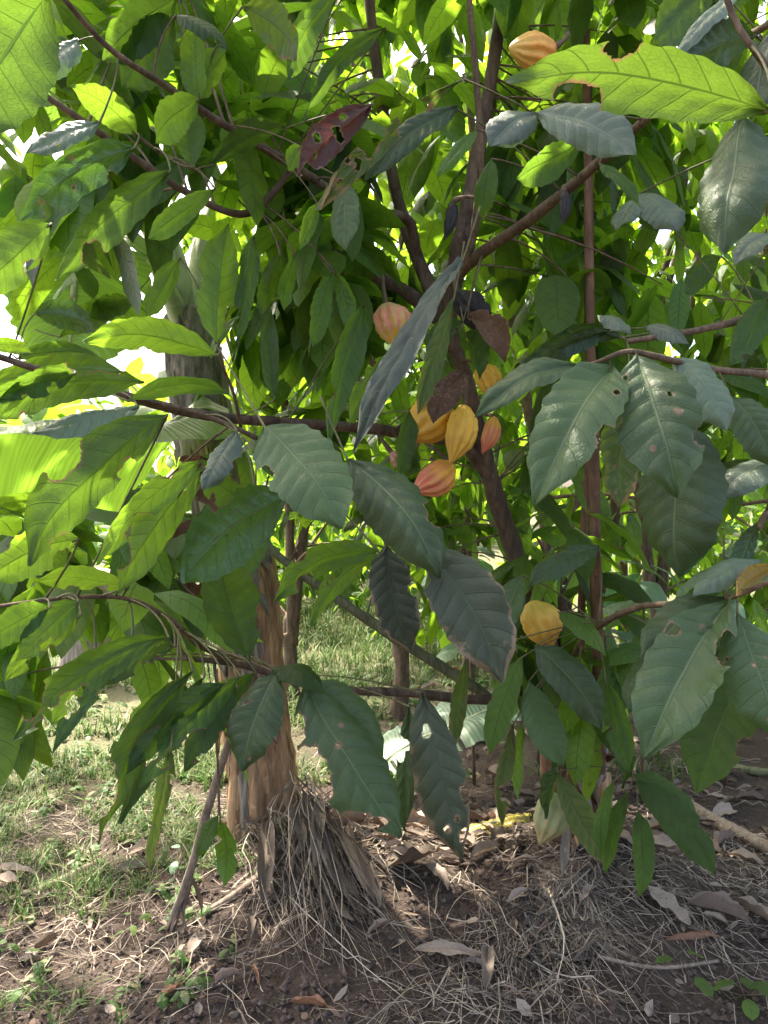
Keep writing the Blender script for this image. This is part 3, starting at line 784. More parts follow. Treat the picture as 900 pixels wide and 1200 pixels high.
stem(cocoa, 'stem', [(660, 1020, 3.12, 20), (652, 940, 3.05, 17), (644, 860, 3.0, 13), (640, 800, 2.98, 10)], M['sprout'], r=None, sides=12)
stem(cocoa, 'stem', [(712, 1010, 3.08, 14), (704, 930, 3.02, 12), (690, 850, 2.98, 9), (676, 790, 2.95, 7)], M['bark'], r=None, sides=12)
r = random.Random(61)
for k in range(34):
    x0 = r.uniform(656, 702); y0 = r.uniform(780, 930)
    a = P(x0, y0, r.uniform(2.78, 2.92)); e = a + V((r.uniform(-0.04, 0.06), -0.02, -r.uniform(0.15, 0.36)))
    e.z = max(e.z, gz(e.x, e.y) + 0.02)
    mb = MB()
    hero_leaf(mb, a, e, r.uniform(0.03, 0.075), V((r.uniform(-.6, .6), -1, 0.2)), r, arch=0.03, fold=-0.4, droop=0.5, wave=0.3, quilt=0, nt=14, nh=3, twist=r.uniform(-.7, .7), bites=2)
    mb.build('loose_bark', r.choice((M['sprout'], M['bbark'], M['bbark'], M['bbark_grey'])), cocoa)

# right-hand cocoa tree: its stem stands just outside the picture
rt = thing('cocoa_tree', 'cocoa tree reaching in from the right edge with broad drooping dark leaves', 'cocoa tree', (1.75, 2.5, gz(1.75, 2.5)), None)
def wstem(parent, name, pts, mat, sides=9, bump=0.18, n=7):
    den = catmull([(V(p), rr) for p, rr in pts], n)
    mb = MB(); tube(mb, den, sides=sides, bump=bump, seed=rnd.random() * 50)
    mb.build(name, mat, parent)
    return [p for p, _ in den]
RK = []
RK += wstem(rt, 'trunk', [((1.76, 2.5, -0.05), .06), ((1.72, 2.48, .5), .05), ((1.62, 2.4, 1.2), .042), ((1.55, 2.3, 1.8), .035), ((1.5, 2.2, 2.4), .03), ((1.45, 2.1, 3.2), .02)], M['bark'])
RK += stem(rt, 'branch', [(1052, 430, 2.36, 11), (980, 385, 2.1, 7), (905, 368, 1.9, 5.5), (850, 380, 1.75, 4.5), (790, 392, 1.65, 3.5), (735, 400, 1.6, 3)], M['twig'])
RK += stem(rt, 'branch', [(980, 450, 2.2, 6), (905, 440, 1.75, 4.5), (830, 432, 1.6, 4), (770, 418, 1.5, 3.4), (735, 412, 1.45, 3), (700, 424, 1.45, 2.5), (665, 436, 1.5, 2)], M['twig'])
RK += stem(rt, 'branch', [(1048, 250, 2.3, 9), (980, 160, 1.8, 6), (925, 110, 1.4, 4.5), (885, 60, 1.3, 4), (860, 20, 1.3, 3.5), (840, -40, 1.3, 3)], M['twig'])
RK += stem(rt, 'branch', [(1048, 700, 2.38, 6), (960, 640, 2.0, 5), (905, 600, 1.9, 4), (890, 620, 1.85, 3)], M['twig'])

# ------------------------------------------------------------------ the leaves one can tell apart
# base x,y  tip x,y  width  depth base/tip  side(1 upper, -1 under)  tilt deg  material  bend(x,y)  holes bites
A = [
 (58,-8,-60,160,118,1.00,.92,-1,10,'g',(0,0),0,0),
 (92,48,42,92,40,1.65,1.6,1,35,'s',(0,0),0,1),
 (117,143,30,178,30,1.6,1.55,1,45,'s',(0,4),3,3),
 (208,-4,118,70,66,1.75,1.7,-1,15,'g',(0,0),0,0),
 (205,18,140,104,66,1.8,1.75,-1,15,'g',(0,0),0,1),
 (234,116,230,26,38,1.7,1.65,-1,20,'y',(-4,0),0,0),
 (234,116,266,58,42,1.75,1.75,-1,20,'y',(0,0),0,1),
 (234,116,178,168,46,1.7,1.65,-1,25,'y',(-4,-4),0,0),
 (228,196,222,128,38,1.75,1.75,-1,20,'y',(0,0),0,0),
 (160,158,83,100,40,1.7,1.6,-1,15,'y',(4,-4),0,0),
 (158,173,18,258,60,1.6,1.45,-1,15,'d',(0,-8),5,2),
 (200,200,62,328,52,1.65,1.45,-1,12,'g',(-6,-2),0,1),
 (252,221,174,280,34,1.75,1.65,-1,25,'g',(0,4),0,0),
 (60,262,-30,345,62,1.4,1.3,-1,15,'g',(0,0),0,1),
 (256,404,268,262,58,1.7,1.7,-1,12,'y',(-4,0),0,2),
 (298,278,272,402,32,1.75,1.7,-1,25,'g',(4,0),0,1),
 (254,417,96,400,48,1.65,1.5,-1,12,'y',(0,-10),0,1),
 (40,368,114,388,40,1.6,1.6,-1,20,'d',(0,-6),0,0),
 (212,302,172,372,34,1.8,1.75,-1,20,'g',(0,0),0,1),
 (168,448,-30,494,60,1.6,1.4,-1,12,'g',(0,-14),1,5),
 (150,470,268,458,30,1.6,1.65,-1,35,'g',(0,-8),0,0),
 (162,478,38,508,30,1.6,1.5,1,50,'s',(0,6),0,1),  # stands in for a banana leaf edge catching light
 (88,438,-20,470,34,1.5,1.4,-1,25,'g',(0,-4),0,2),
 (-12,404,40,414,20,1.5,1.5,-1,20,'g',(0,-3),0,0),
 (196,486,24,664,90,1.35,1.15,-1,10,'g',(-8,-8),0,4),
 (236,540,114,662,42,1.5,1.35,-1,20,'y',(-4,-4),0,3),
 (240,548,138,696,56,1.55,1.4,-1,18,'y',(-4,0),1,4),
 (278,505,238,574,34,1.7,1.65,1,40,'s',(0,0),0,2),
 (338,580,208,684,94,1.6,1.45,-1,10,'d',(-6,-6),0,1),
 (292,774,258,650,80,1.65,1.6,-1,15,'g',(-10,0),0,3),
 (92,632,-20,682,64,1.35,1.25,-1,20,'y',(0,-8),0,3),
 (58,712,-30,766,44,1.35,1.25,-1,20,'g',(0,-4),0,1),
 (92,704,18,775,42,1.4,1.3,-1,15,'g',(0,-2),0,1),
 (95,720,0,800,38,1.45,1.35,-1,20,'y',(0,0),0,2),
 (198,747,12,868,52,1.5,1.3,-1,14,'g',(-4,-14),1,3),
 (112,762,60,850,34,1.5,1.4,-1,22,'y',(0,0),2,4),
 (226,786,116,990,46,1.55,1.45,-1,14,'g',(-14,-6),0,3),
 (212,796,128,884,28,1.6,1.5,-1,25,'g',(0,0),0,3),
 (282,792,162,925,44,1.65,1.5,-1,18,'g',(-4,-6),1,4),
 (200,878,168,1026,20,1.55,1.5,-1,35,'k',(6,0),0,2),
 (258,962,264,1038,30,1.75,1.75,-1,20,'g',(2,0),0,2),
 (256,955,230,1004,24,1.75,1.75,1,25,'d',(0,0),0,0),
 (152,768,56,882,28,1.55,1.4,-1,25,'d',(0,-6),0,4),
 (150,690,40,680,34,1.5,1.4,-1,30,'y',(0,-6),0,3),
 (266,800,146,908,42,1.62,1.5,-1,18,'g',(-4,-8),1,5),
 (240,792,138,965,36,1.7,1.6,-1,20,'m',(-8,-4),1,4),
 (278,806,212,905,38,1.75,1.65,-1,22,'m',(-4,0),1,4),
 (300,788,228,872,36,1.8,1.7,-1,25,'g',(-4,-4),1,4),
 (205,758,100,806,34,1.6,1.5,-1,25,'m',(0,-6),0,4),
 (300,600,232,560,46,1.75,1.7,-1,25,'g',(0,-6),0,2),
 (335,560,280,690,50,1.95,1.85,-1,20,'m',(-4,0),0,2),
 (152,352,104,374,30,2.4,2.35,-1,15,'o',(0,-4),0,1),
 (392,664,406,708,36,2.9,2.85,-1,15,'o',(2,0),0,1),
 (704,606,718,645,28,2.9,2.9,-1,15,'o',(2,0),0,0),
 (-20,452,150,436,44,2.2,2.1,-1,15,'y',(0,-6),0,1),
 (20,420,128,424,30,2.3,2.2,-1,20,'g',(0,-8),0,1),
 (70,395,160,352,34,2.4,2.3,-1,18,'y',(0,-6),0,0),
 # middle
 (310,500,402,618,102,1.45,1.35,1,8,'d',(4,-4),0,1),
 (408,540,518,676,82,1.5,1.38,1,8,'d',(8,-8),0,1),
 (486,640,588,800,94,1.5,1.4,1,10,'n',(10,-8),0,1),
 (452,640,484,764,62,1.6,1.55,1,15,'n',(-8,0),0,1),
 (542,306,412,528,36,1.8,1.6,1,42,'p',(6,6),0,0),
 (532,350,488,492,26,1.9,1.8,-1,25,'k',(4,0),0,0),
 (428,355,378,518,38,2.0,1.9,-1,20,'g',(4,0),0,1),
 (322,468,318,362,24,2.0,2.0,-1,25,'g',(-4,0),0,0),
 (328,296,304,370,24,2.1,2.1,-1,25,'y',(0,0),0,0),
 (388,318,364,410,28,2.1,2.0,-1,25,'g',(0,0),0,0),
 (392,318,410,390,24,2.1,2.1,-1,25,'y',(2,0),0,0),
 (345,298,330,364,22,2.1,2.1,-1,25,'g',(0,0),0,0),
 (456,414,408,498,28,2.1,2.0,-1,22,'y',(-2,-2),0,2),
 (462,420,440,470,24,2.2,2.2,-1,25,'y',(0,0),0,0),
 (480,482,462,560,30,2.2,2.1,-1,25,'g',(4,0),0,1),
 (408,214,405,292,38,1.9,1.8,1,15,'d',(-2,0),0,0),
 (372,238,352,292,20,1.9,1.9,-1,25,'y',(0,0),0,1),
 (438,122,342,208,46,1.75,1.6,-1,4,'r',(-4,-2),5,1),
 (544,93,372,246,30,1.8,1.6,-1,30,'k',(-4,6),6,3),
 (352,172,338,200,26,1.75,1.7,-1,20,'y',(0,0),0,2),
 (398,-14,338,94,40,1.9,1.8,-1,18,'g',(-4,0),0,0),
 (452,32,350,140,30,1.9,1.8,-1,22,'g',(-4,-6),0,0),
 (284,8,346,72,52,1.7,1.65,-1,15,'k',(6,-6),1,2),
 (206,18,268,58,22,1.65,1.6,1,45,'s',(0,-4),0,1),
 (246,195,336,146,34,1.9,1.85,-1,20,'g',(0,-4),0,0),
 (444,646,322,706,42,1.9,1.75,-1,20,'y',(-6,-14),1,2),
 (446,650,366,735,32,1.95,1.85,-1,25,'y',(-8,-8),1,3),
 (536,128,426,214,38,1.95,1.85,1,30,'d',(0,-8),0,0),
 (560,152,512,208,22,1.9,1.85,1,30,'s',(0,0),0,0),
 (576,186,566,258,30,2.0,2.0,1,20,'d',(0,0),0,0),
 (682,166,602,208,42,1.8,1.75,-1,25,'g',(0,6),0,0),
 (548,372,592,424,36,2.3,2.2,1,12,'b',(6,-8),0,1),
 (542,378,506,430,36,2.28,2.2,1,12,'b',(-6,-6),0,1),
 (545,436,508,494,40,2.22,2.12,1,8,'b',(-4,0),0,1),
 (545,392,562,446,30,2.3,2.22,1,12,'b',(4,-4),0,1),
 (520,452,492,478,26,2.3,2.25,1,30,'b',(0,-4),0,1),
 (470,520,476,560,24,2.4,2.35,1,35,'b',(3,0),0,1),
 (612,845,604,940,20,2.5,2.45,-1,40,'k',(3,0),0,1),
 (655,880,640,960,22,2.6,2.5,-1,35,'b',(3,0),0,2),
 (725,845,732,925,20,2.5,2.45,1,40,'b',(-3,0),0,1),
 # right branch of the front tree
 (628,134,746,184,62,1.6,1.5,1,22,'s',(4,-8),0,0),
 (628,134,572,172,46,1.65,1.6,1,35,'s',(0,-4),0,0),
 (702,192,752,240,18,1.75,1.7,1,55,'s',(0,-4),0,0),
 # low centre
 (494,812,545,1010,66,1.9,1.8,1,12,'n',(-4,0),4,1),
 (480,828,470,975,28,2.0,1.95,1,25,'d',(4,0),0,1),
 (546,772,530,880,22,2.1,2.1,-1,30,'k',(4,0),0,0),
 (602,848,587,970,20,2.3,2.25,1,30,'k',(0,0),0,1),
 (358,798,474,980,92,1.75,1.6,1,10,'d',(-8,6),2,4),
 (326,788,284,904,66,1.75,1.65,1,14,'d',(-4,0),2,2),
 (364,800,448,904,62,1.8,1.75,1,15,'d',(8,-8),1,2),
 (318,786,378,812,34,1.8,1.7,1,45,'s',(0,-10),0,0),
 # lower right sprays
 (854,704,754,888,98,1.45,1.3,1,8,'d',(-2,-6),3,2),
 (848,704,750,772,62,1.5,1.4,1,25,'d',(0,-8),0,0),
 (864,720,914,866,88,1.45,1.35,1,12,'d',(-2,0),4,1),
 (872,768,814,930,86,1.6,1.5,1,10,'g',(6,0),0,1),
 (892,658,812,698,34,1.55,1.45,1,40,'s',(0,-6),0,0),
 (620,798,662,898,46,2.25,2.15,1,15,'d',(-4,4),0,0),
 (626,758,708,856,54,2.2,2.1,1,12,'d',(4,-4),0,0),
 (612,770,574,884,34,2.25,2.2,1,22,'g',(-4,0),0,1),
 (710,798,738,908,36,2.2,2.1,-1,15,'g',(0,0),0,1),
 (612,674,584,744,40,2.3,2.25,1,15,'d',(0,0),0,0),
 (702,642,618,686,34,2.3,2.2,1,40,'d',(0,-6),0,1),
 (655,718,712,768,30,2.2,2.1,1,45,'s',(0,-6),0,0),
 (784,758,736,834,58,2.0,1.9,1,18,'d',(0,0),0,0),
 (744,914,842,1028,46,2.2,2.05,1,12,'g',(4,-4),0,1),
 (744,908,822,966,34,2.25,2.15,1,22,'g',(0,-6),0,0),
 (748,952,750,1054,30,2.3,2.2,1,18,'g',(2,0),0,0),
 (736,928,710,1024,24,2.35,2.3,1,30,'g',(0,0),0,0),
 (720,914,704,1004,20,2.35,2.3,1,30,'g',(-2,0),0,0),
 (652,905,716,1014,38,2.55,2.45,1,15,'k',(-4,6),0,0),
]
R = [
 (904,132,584,92,80,.98,.90,-1,12,'m',(0,-16),0,2),
 (870,136,844,290,88,1.35,1.25,1,10,'d',(4,0),0,0),
 (910,30,880,138,62,1.35,1.3,1,15,'d',(0,0),0,0),
 (886,42,786,84,56,1.4,1.35,-1,15,'d',(0,-6),0,1),
 (862,-8,786,76,22,1.4,1.35,1,55,'s',(8,-4),0,0),
 (836,-20,762,54,60,1.7,1.6,-1,10,'y',(0,0),0,1),
 (804,138,812,182,14,1.5,1.5,-1,10,'y',(0,0),0,0),
 (748,228,794,270,44,1.9,1.8,1,35,'s',(4,-4),0,0),
 (750,232,722,270,32,1.9,1.85,1,35,'s',(0,-2),0,0),
 (908,278,860,310,38,1.6,1.55,1,35,'s',(0,-6),0,0),
 (716,432,624,592,92,1.45,1.32,1,8,'d',(2,-8),1,1),
 (746,416,796,582,104,1.45,1.32,1,8,'d',(-2,-4),5,3),
 (790,420,854,505,56,1.55,1.48,1,25,'s',(4,-6),0,1),
 (674,430,556,490,44,1.5,1.45,1,25,'d',(0,-8),0,0),
 (738,455,724,596,56,1.6,1.55,-1,15,'k',(0,0),4,1),
 (795,490,790,676,112,1.7,1.6,1,8,'d',(4,0),0,1),
 (856,465,908,548,54,1.6,1.55,1,20,'d',(0,-4),0,0),
 (908,540,842,588,50,1.8,1.75,1,30,'s',(0,-6),0,0),
 (700,370,740,392,18,1.65,1.6,1,45,'s',(0,-3),0,0),
 (755,383,808,404,24,1.65,1.6,1,40,'s',(0,-3),0,0),
 (902,348,852,430,38,1.75,1.7,-1,20,'g',(4,0),0,1),
 (716,388,602,444,34,1.8,1.75,-1,25,'d',(0,-8),0,0),
 (730,396,640,405,28,1.85,1.8,-1,30,'d',(0,-8),0,0),
 (890,610,850,690,26,1.9,1.85,-1,25,'d',(6,0),0,0),
 (908,664,862,698,26,1.5,1.4,-1,20,'o',(0,-4),0,1),
 (845,300,800,345,34,1.9,1.85,-1,25,'g',(0,0),0,0),
 (890,255,845,215,36,1.5,1.5,1,25,'d',(0,0),0,0),
]

def leaf_row(row, seed, parent, skel, mb=None):
    bx, by, tx, ty, wpx, d0, d1, face, tilt, mat, (ox, oy), holes, bites = row
    r = random.Random(seed)
    p0 = P(bx, by, d0); p2 = P(tx, ty, d1)
    mid = (p0 + p2) / 2
    dm = (d0 + d1) / 2
    off = V((ox, 0, -oy)) * (dm / 900)
    T = (p2 - p0).normalized()
    view = (CAM - mid).normalized() * face
    tl = math.radians(tilt + r.uniform(0, 16)) * r.choice((-1, 1))
    # the upper side of a leaf tends to look at the sky: choose the tilt that lifts its normal
    B = T.cross(view).normalized(); Nn = B.cross(T).normalized()
    n1 = Nn * math.cos(tl) + B * math.sin(tl); n2 = Nn * math.cos(tl) - B * math.sin(tl)
    nrm = n1 if n1.z > n2.z else n2
    width = 0.93 * wpx * dm / 900 / max(0.4, math.cos(math.radians(tilt)))
    own = mb is None
    if own: mb = MB()
    L = (p2 - p0).length
    narrow = width / L < 0.22
    droop = r.uniform(0.05, 0.45); fold = r.uniform(0.02, 0.42)
    if mat in 'br': fold, droop = r.uniform(0.25, 0.6), r.uniform(-0.4, 0.2)
    if mat == 's': droop = 0.35
    nv = 10 if L > 0.22 else 8
    hero_leaf(mb, p0, p2, width, nrm, r, crumple=0.055 if mat == 'b' else 0.03, arch=r.uniform(0.01, 0.09), off=off, tipcurl=r.uniform(-0.02, 0.10), fold=fold, droop=droop, wave=(r.uniform(0.08, 0.16) if mat == 'b' else 0.10) if mat in 'br' else r.uniform(0.03, 0.11),
              quilt=r.uniform(0.005, 0.013) if mat in 'ygm' else r.uniform(0.010, 0.021), holes=holes, bites=bites, hole_size=0.5 if mat in 'dks' else 0.9, twist=r.uniform(-0.3, 0.3) if not narrow else r.uniform(-0.8, 0.8), veins=9,
              nt=56 if (holes or bites) else 46, nh=11 if (holes or bites) else 9, ob=r.uniform(0.84, 1.16))
    # stalk back to the nearest twig
    best = min(skel, key=lambda q: (q - p0).length)
    dist = (best - p0).length
    if dist > 0.45:
        best = p0 - T * 0.10 + V((0, 0, 0.06)); dist = 0.12
    ctrl = (p0 + best) / 2 - T * min(0.025, dist * 0.2) + V((0, 0, 0.01))
    rr = 0.0022 if L > 0.15 else 0.0016
    pts = [(bez(best, ctrl, p0, i / 6), rr * (1.25 if i in (0, 6) else 1)) for i in range(7)]
    pts.append((p0 + T * 0.012, rr * 0.8))
    tube(mb, pts, sides=6, mi=1)
    if own:
        names = {'p': 'long narrow pale grey green leaf with whitish tip', 'b': 'shrivelled dark brown leaf', 'r': 'eaten reddish brown leaf', 'n': 'dying grey leaf with pale withered margins', 'o': 'yellow half dried leaf'}
        o = mb.build('leaf', [M[mat], M['petiole']], parent)
        if mat in names: o['label'] = names[mat]

def grow(rows, parent, skel, seed):
    order = sorted(range(len(rows)), key=lambda i: -rows[i][4] * math.hypot(rows[i][0] - rows[i][2], rows[i][1] - rows[i][3]))
    rest = []
    for k, i in enumerate(order):
        if k < 100: leaf_row(rows[i], seed + i, parent, skel)
        else: rest.append(i)
    return rest
restA = grow(A, cocoa, SK, 100)
grow(R, rt, RK, 400)

# fuller crowns: leafy shoots of the same trees, behind and above the leaves listed
def fill(parent, n, volumes, r, L, skel, extra=None, mats=None, clear=()):
    mb = MB()
    for (x0, x1, y0, y1, z0, z1, wgt) in volumes:
        for _ in range(int(n * wgt)):
            p = V((r.uniform(x0, x1), r.uniform(y0, y1), r.uniform(z0, z1)))
            q = px(p)
            if any(a < q[0] < b and c < q[1] < d for a, b, c, d in clear): continue
            spray(mb, p, rand_dir(r) + V((0, -0.2, -0.1)), r, n=r.randint(4, 7), L=L)
            # hidden shoot to the skeleton
            b = min(skel, key=lambda s: (s - p).length)
            if (b - p).length < 0.6:
                c = (b + p) / 2 + V((0, 0, 0.04))
                tube(mb, [(bez(b, c, p, i / 4), 0.004 - 0.0005 * i) for i in range(5)], sides=5, mi=1, cap=False)
    if extra: extra(mb)
    o = mb.build('foliage', [M['bg'], M['twig']], parent)
    o['kind'] = 'stuff'
    return o
def leftover(mb):
    for i in restA: leaf_row(A[i], 100 + i, None, SK, mb)
CLEAR = [(425, 475, -10, 300), (525, 600, -10, 400), (585, 725, 815, 1100), (690, 890, 585, 735), (535, 600, 560, 650), (130, 275, 215, 480), (-20, 105, 255, 425), (0, 300, 770, 2000), (340, 600, 660, 2000), (420, 640, 380, 640), (485, 520, 30, 80)]
fill(cocoa, 100, [(-0.4, 0.9, 2.4, 3.2, 2.2, 3.1, 0.75), (-0.9, 0.1, 2.1, 2.9, 2.2, 3.0, 0.45), (-0.6, 0.9, 1.9, 3.6, 3.1, 3.9, 0.4), (-0.3, 0.7, 3.3, 4.6, 3.3, 4.7, 0.9), (-1.9, -0.6, 2.6, 3.8, 3.0, 4.0, 0.35), (-1.4, -0.35, 1.9, 3.2, 2.35, 3.4, 0.50),
                 (-0.5, 0.0, 2.6, 3.4, 1.75, 2.3, 0.22), (0.3, 0.9, 2.8, 3.3, 1.6, 2.2, 0.28),
                 (0.25, 1.0, 2.4, 3.2, 0.85, 1.55, 0.40), (-1.3, -0.65, 1.8, 2.6, 1.05, 1.5, 0.25),
                 (-2.2, 1.6, 1.4, 3.0, 3.7, 4.7, 1.1), (-2.4, 1.8, 2.9, 4.6, 4.7, 5.6, 0.85)], random.Random(21), 0.265, SK, leftover, clear=CLEAR)  # last two volumes: canopy out of view, placed overhead to shade the front
fill(cocoa, 100, [(-0.3, 0.75, 3.1, 3.9, 1.5, 2.4, 0.65), (-0.1, 1.2, 3.2, 4.0, 1.15, 1.6, 0.2), (0.0, 0.8, 3.6, 4.6, 3.4, 4.4, 0.35)], random.Random(23), 0.2, SK)
fill(rt, 60, [(0.4, 1.7, 3.0, 4.4, 3.3, 4.4, 1.3), (1.1, 2.2, 1.8, 3.0, 2.2, 3.6, 1.0), (1.0, 1.5, 2.0, 3.0, 1.3, 2.2, 0.35)], random.Random(22), 0.24, RK, clear=CLEAR)

# ------------------------------------------------------------------ pods
def pod(x0, y0, x1, y1, dia, d, mat, label, stalk_to=None, rug=1.0, neck=0.12, name='cocoa_pod', group='cocoa pods hanging on the front tree', heart=False):
    p0 = P(x0, y0, d); p1 = P(x1, y1, d - 0.02)
    ax = (p1 - p0); L = ax.length * 1.10; ax.normalize()
    rad = dia / 2 * d / 900
    t = thing(name, label, 'cocoa pod', p0, group)
    mb = MB()
    up = ax.cross(V((0.3, 1, 0.2))).normalized(); sd = ax.cross(up)
    r = random.Random(int(x0 * 7 + y0))
    nl, ns = 26, 60
    verts = []; uvs = []; faces = []
    ph = r.random() * 6.28
    for i in range(nl + 1):
        k = i / nl
        prof = math.sin(math.pi * min(1, k ** 0.80)) ** 0.62 if 0 < k < 1 else 0.0
        prof *= (1 - neck * math.exp(-((k - 0.10) / 0.07) ** 2)) * (1 - 0.42 * smooth01(0.62, 1, k))
        if heart: prof = math.sin(math.pi * min(1, k ** 0.7)) ** 0.6 if 0 < k < 1 else 0.0
        for j in range(ns):
            a = 2 * math.pi * j / ns
            rib = 0.075 * math.cos(a * 10 + ph) + 0.03 * math.cos(a * 5 + ph)
            bmp = 0.06 * rug * noise.noise(V((math.cos(a) * 3, math.sin(a) * 3, k * 9 + ph))) + 0.055 * noise.noise(V((math.cos(a) * 8, math.sin(a) * 8, k * 22 + ph)))
            rr = rad * max(prof, 0.03) * (1 + (rib + bmp) * min(1, 4 * k, 5 * (1 - k)))
            q = p0 + ax * (L * k) + (up * math.cos(a) + sd * math.sin(a)) * rr
            if heart: q += up * rad * 0.3 * math.exp(-((k - 0.18) / 0.2) ** 2)
            q += up * (0.06 * L * math.sin(k * math.pi) * (1 if r.random() < 2 else 0))
            verts.append(q); uvs.append((j / ns, k))
    for i in range(nl):
        for j in range(ns):
            j2 = (j + 1) % ns
            faces.append((i * ns + j, i * ns + j2, (i + 1) * ns + j2, (i + 1) * ns + j))
    faces.append(tuple(range(ns))[::-1]); faces.append(tuple(nl * ns + j for j in range(ns)))
    mb.add(verts, faces, uvs, 0.5)
    mb.build('husk', M[mat], t)
    s = MB()
    b = min(SK, key=lambda q: (q - p0).length) if stalk_to is None else P(*stalk_to)
    if (b - p0).length > 0.3: b = p0 - ax * 0.04 + V((0, 0.02, 0.05))
    c = (b + p0) / 2 - ax * 0.02
    tube(s, [(bez(b, c, p0 + ax * 0.006, i / 6), 0.006 + (0.003 if i > 4 else 0)) for i in range(7)], sides=8, bump=0.15)
    s.build('stalk', M['twig'], t)
    return t
pod(526,466,475,512,50,2.32,'pod_yellow','fat yellow cocoa pod beneath a shrivelled brown leaf, pointing down to the left')
pod(545,474,529,538,35,2.26,'pod_yellow','yellow cocoa pod with one dark spot, hanging straight down beside the trunk')
pod(562,426,578,466,29,2.5,'pod_yellow','small yellow cocoa pod peeping out right of the trunk below brown leaf')
pod(580,488,566,528,20,2.6,'pod_red','slim orange cocoa pod half hidden behind green leaves right of the trunk')
pod(452,356,463,403,42,2.3,'pod_pink','round pink and cream cocoa pod hanging alone above the long pale leaf')
pod(532,544,486,574,38,2.35,'pod_red','red and yellow cocoa pod lying slantwise below the yellow pair')
pod(458,530,481,553,21,2.4,'pod_dry','small dried pinkish brown cocoa pod left of the red and yellow one',rug=2.5)
pod(622,704,643,758,44,2.36,'pod_pale','pale yellow ribbed cocoa pod low on the trunk beside the cut stub')
pod(650,56,601,56,40,1.95,'pod_orange','orange heart shaped cocoa pod high above the long horizontal leaf',neck=0.0,heart=True,stalk_to=(588, 50, 2.45))
pod(652,928,634,984,40,2.62,'pod_green','pale green cocoa pod resting at the foot of the trunk',stalk_to=(672, 915, 2.95))
pod(534,342,570,392,34,2.42,'black','large black mummified cocoa pod in the fork of the trunk',rug=3.0,group='rotten black pods on the front tree')
pod(661,222,659,260,13,2.0,'black','thin black mummified pod dangling under the right hand branch',rug=3.0,stalk_to=(661, 222, 2.07),group='rotten black pods on the front tree')
pod(531,234,521,278,14,2.35,'black','thin black mummified pod dangling left of the upper trunk',rug=3.0,group='rotten black pods on the front tree')

# ------------------------------------------------------------------ banana plant
ban = thing('banana_plant', 'banana plant with a thick peeling pale brown stem behind the left branches', 'banana plant', G(318, 1002))
q = [(318, 1030, 3.3, 48), (316, 985, 3.28, 40), (311, 930, 3.28, 38), (300, 850, 3.28, 37), (296, 770, 3.3, 36), (290, 690, 3.32, 36), (268, 600, 3.38, 35), (244, 520, 3.42, 34), (230, 430, 3.48, 33), (222, 370, 3.52, 28)]
den = catmull([(P(x, y, d), rr * d / 900) for x, y, d, rr in q], 8)
mb = MB(); tube(mb, den, sides=72, bump=0.08, ridge=0.16)
mb.build('pseudostem', M['pstem'], ban)
# loose sheaths peeling off it
r = random.Random(8)
for k in range(58):
    i = int(r.uniform(6, len(den) - 8)); c, rad = den[i]
    a = r.uniform(-2.6, -0.5)
    o = V((math.cos(a), math.sin(a), 0))
    Lh = r.uniform(0.18, 0.55)
    j = max(0, i - int(Lh / 0.028))
    e, rad2 = den[j]
    mb = MB()
    p0 = c + o * (rad * 0.99); p2 = e + o * (rad2 * r.uniform(1.02, 1.35)) + V((r.uniform(-.04, .04), -0.01, -r.uniform(0, .08)))
    hero_leaf(mb, p0, p2, r.uniform(0.04, 0.12), o, r, arch=0.02, fold=-0.3, droop=0.5, wave=0.22, quilt=0.0, nt=16, nh=4, twist=r.uniform(-.5, .5), bites=2)
    mb.build('loose_sheath', M['bbark_grey'] if i > len(den) * 0.55 or r.random() < 0.35 else M['bbark'], ban)
def bstem(parent, pts, mat, name='leaf_stalk'):
    den = catmull([(P(x, y, d), rr * d / 900) for x, y, d, rr in pts], 8)
    mb = MB(); tube(mb, den, sides=12, bump=0.05)
    return mb.build(name, mat, parent)
bstem(ban, [(220, 395, 3.5, 17), (200, 330, 3.5, 11), (174, 270, 3.45, 8), (150, 225, 3.4, 7), (100, 150, 3.3, 6), (60, 60, 3.2, 5), (30, -60, 3.1, 4)], M['bpet'])
bstem(ban, [(226, 395, 3.52, 17), (212, 320, 3.5, 11), (190, 250, 3.55, 8), (180, 170, 3.6, 7), (190, 80, 3.6, 6), (215, -60, 3.6, 5)], M['bpet'])
bstem(ban, [(222, 400, 3.46, 15), (190, 325, 3.4, 9), (160, 285, 3.3, 7), (130, 265, 3.2, 6), (92, 300, 3.0, 5), (86, 350, 2.9, 4)], M['bpet'])
bstem(ban, [(230, 405, 3.5, 15), (228, 330, 3.6, 10), (250, 240, 3.8, 8), (300, 150, 4.0, 7), (360, 60, 4.1, 6), (430, -60, 4.2, 5)], M['bpet'])

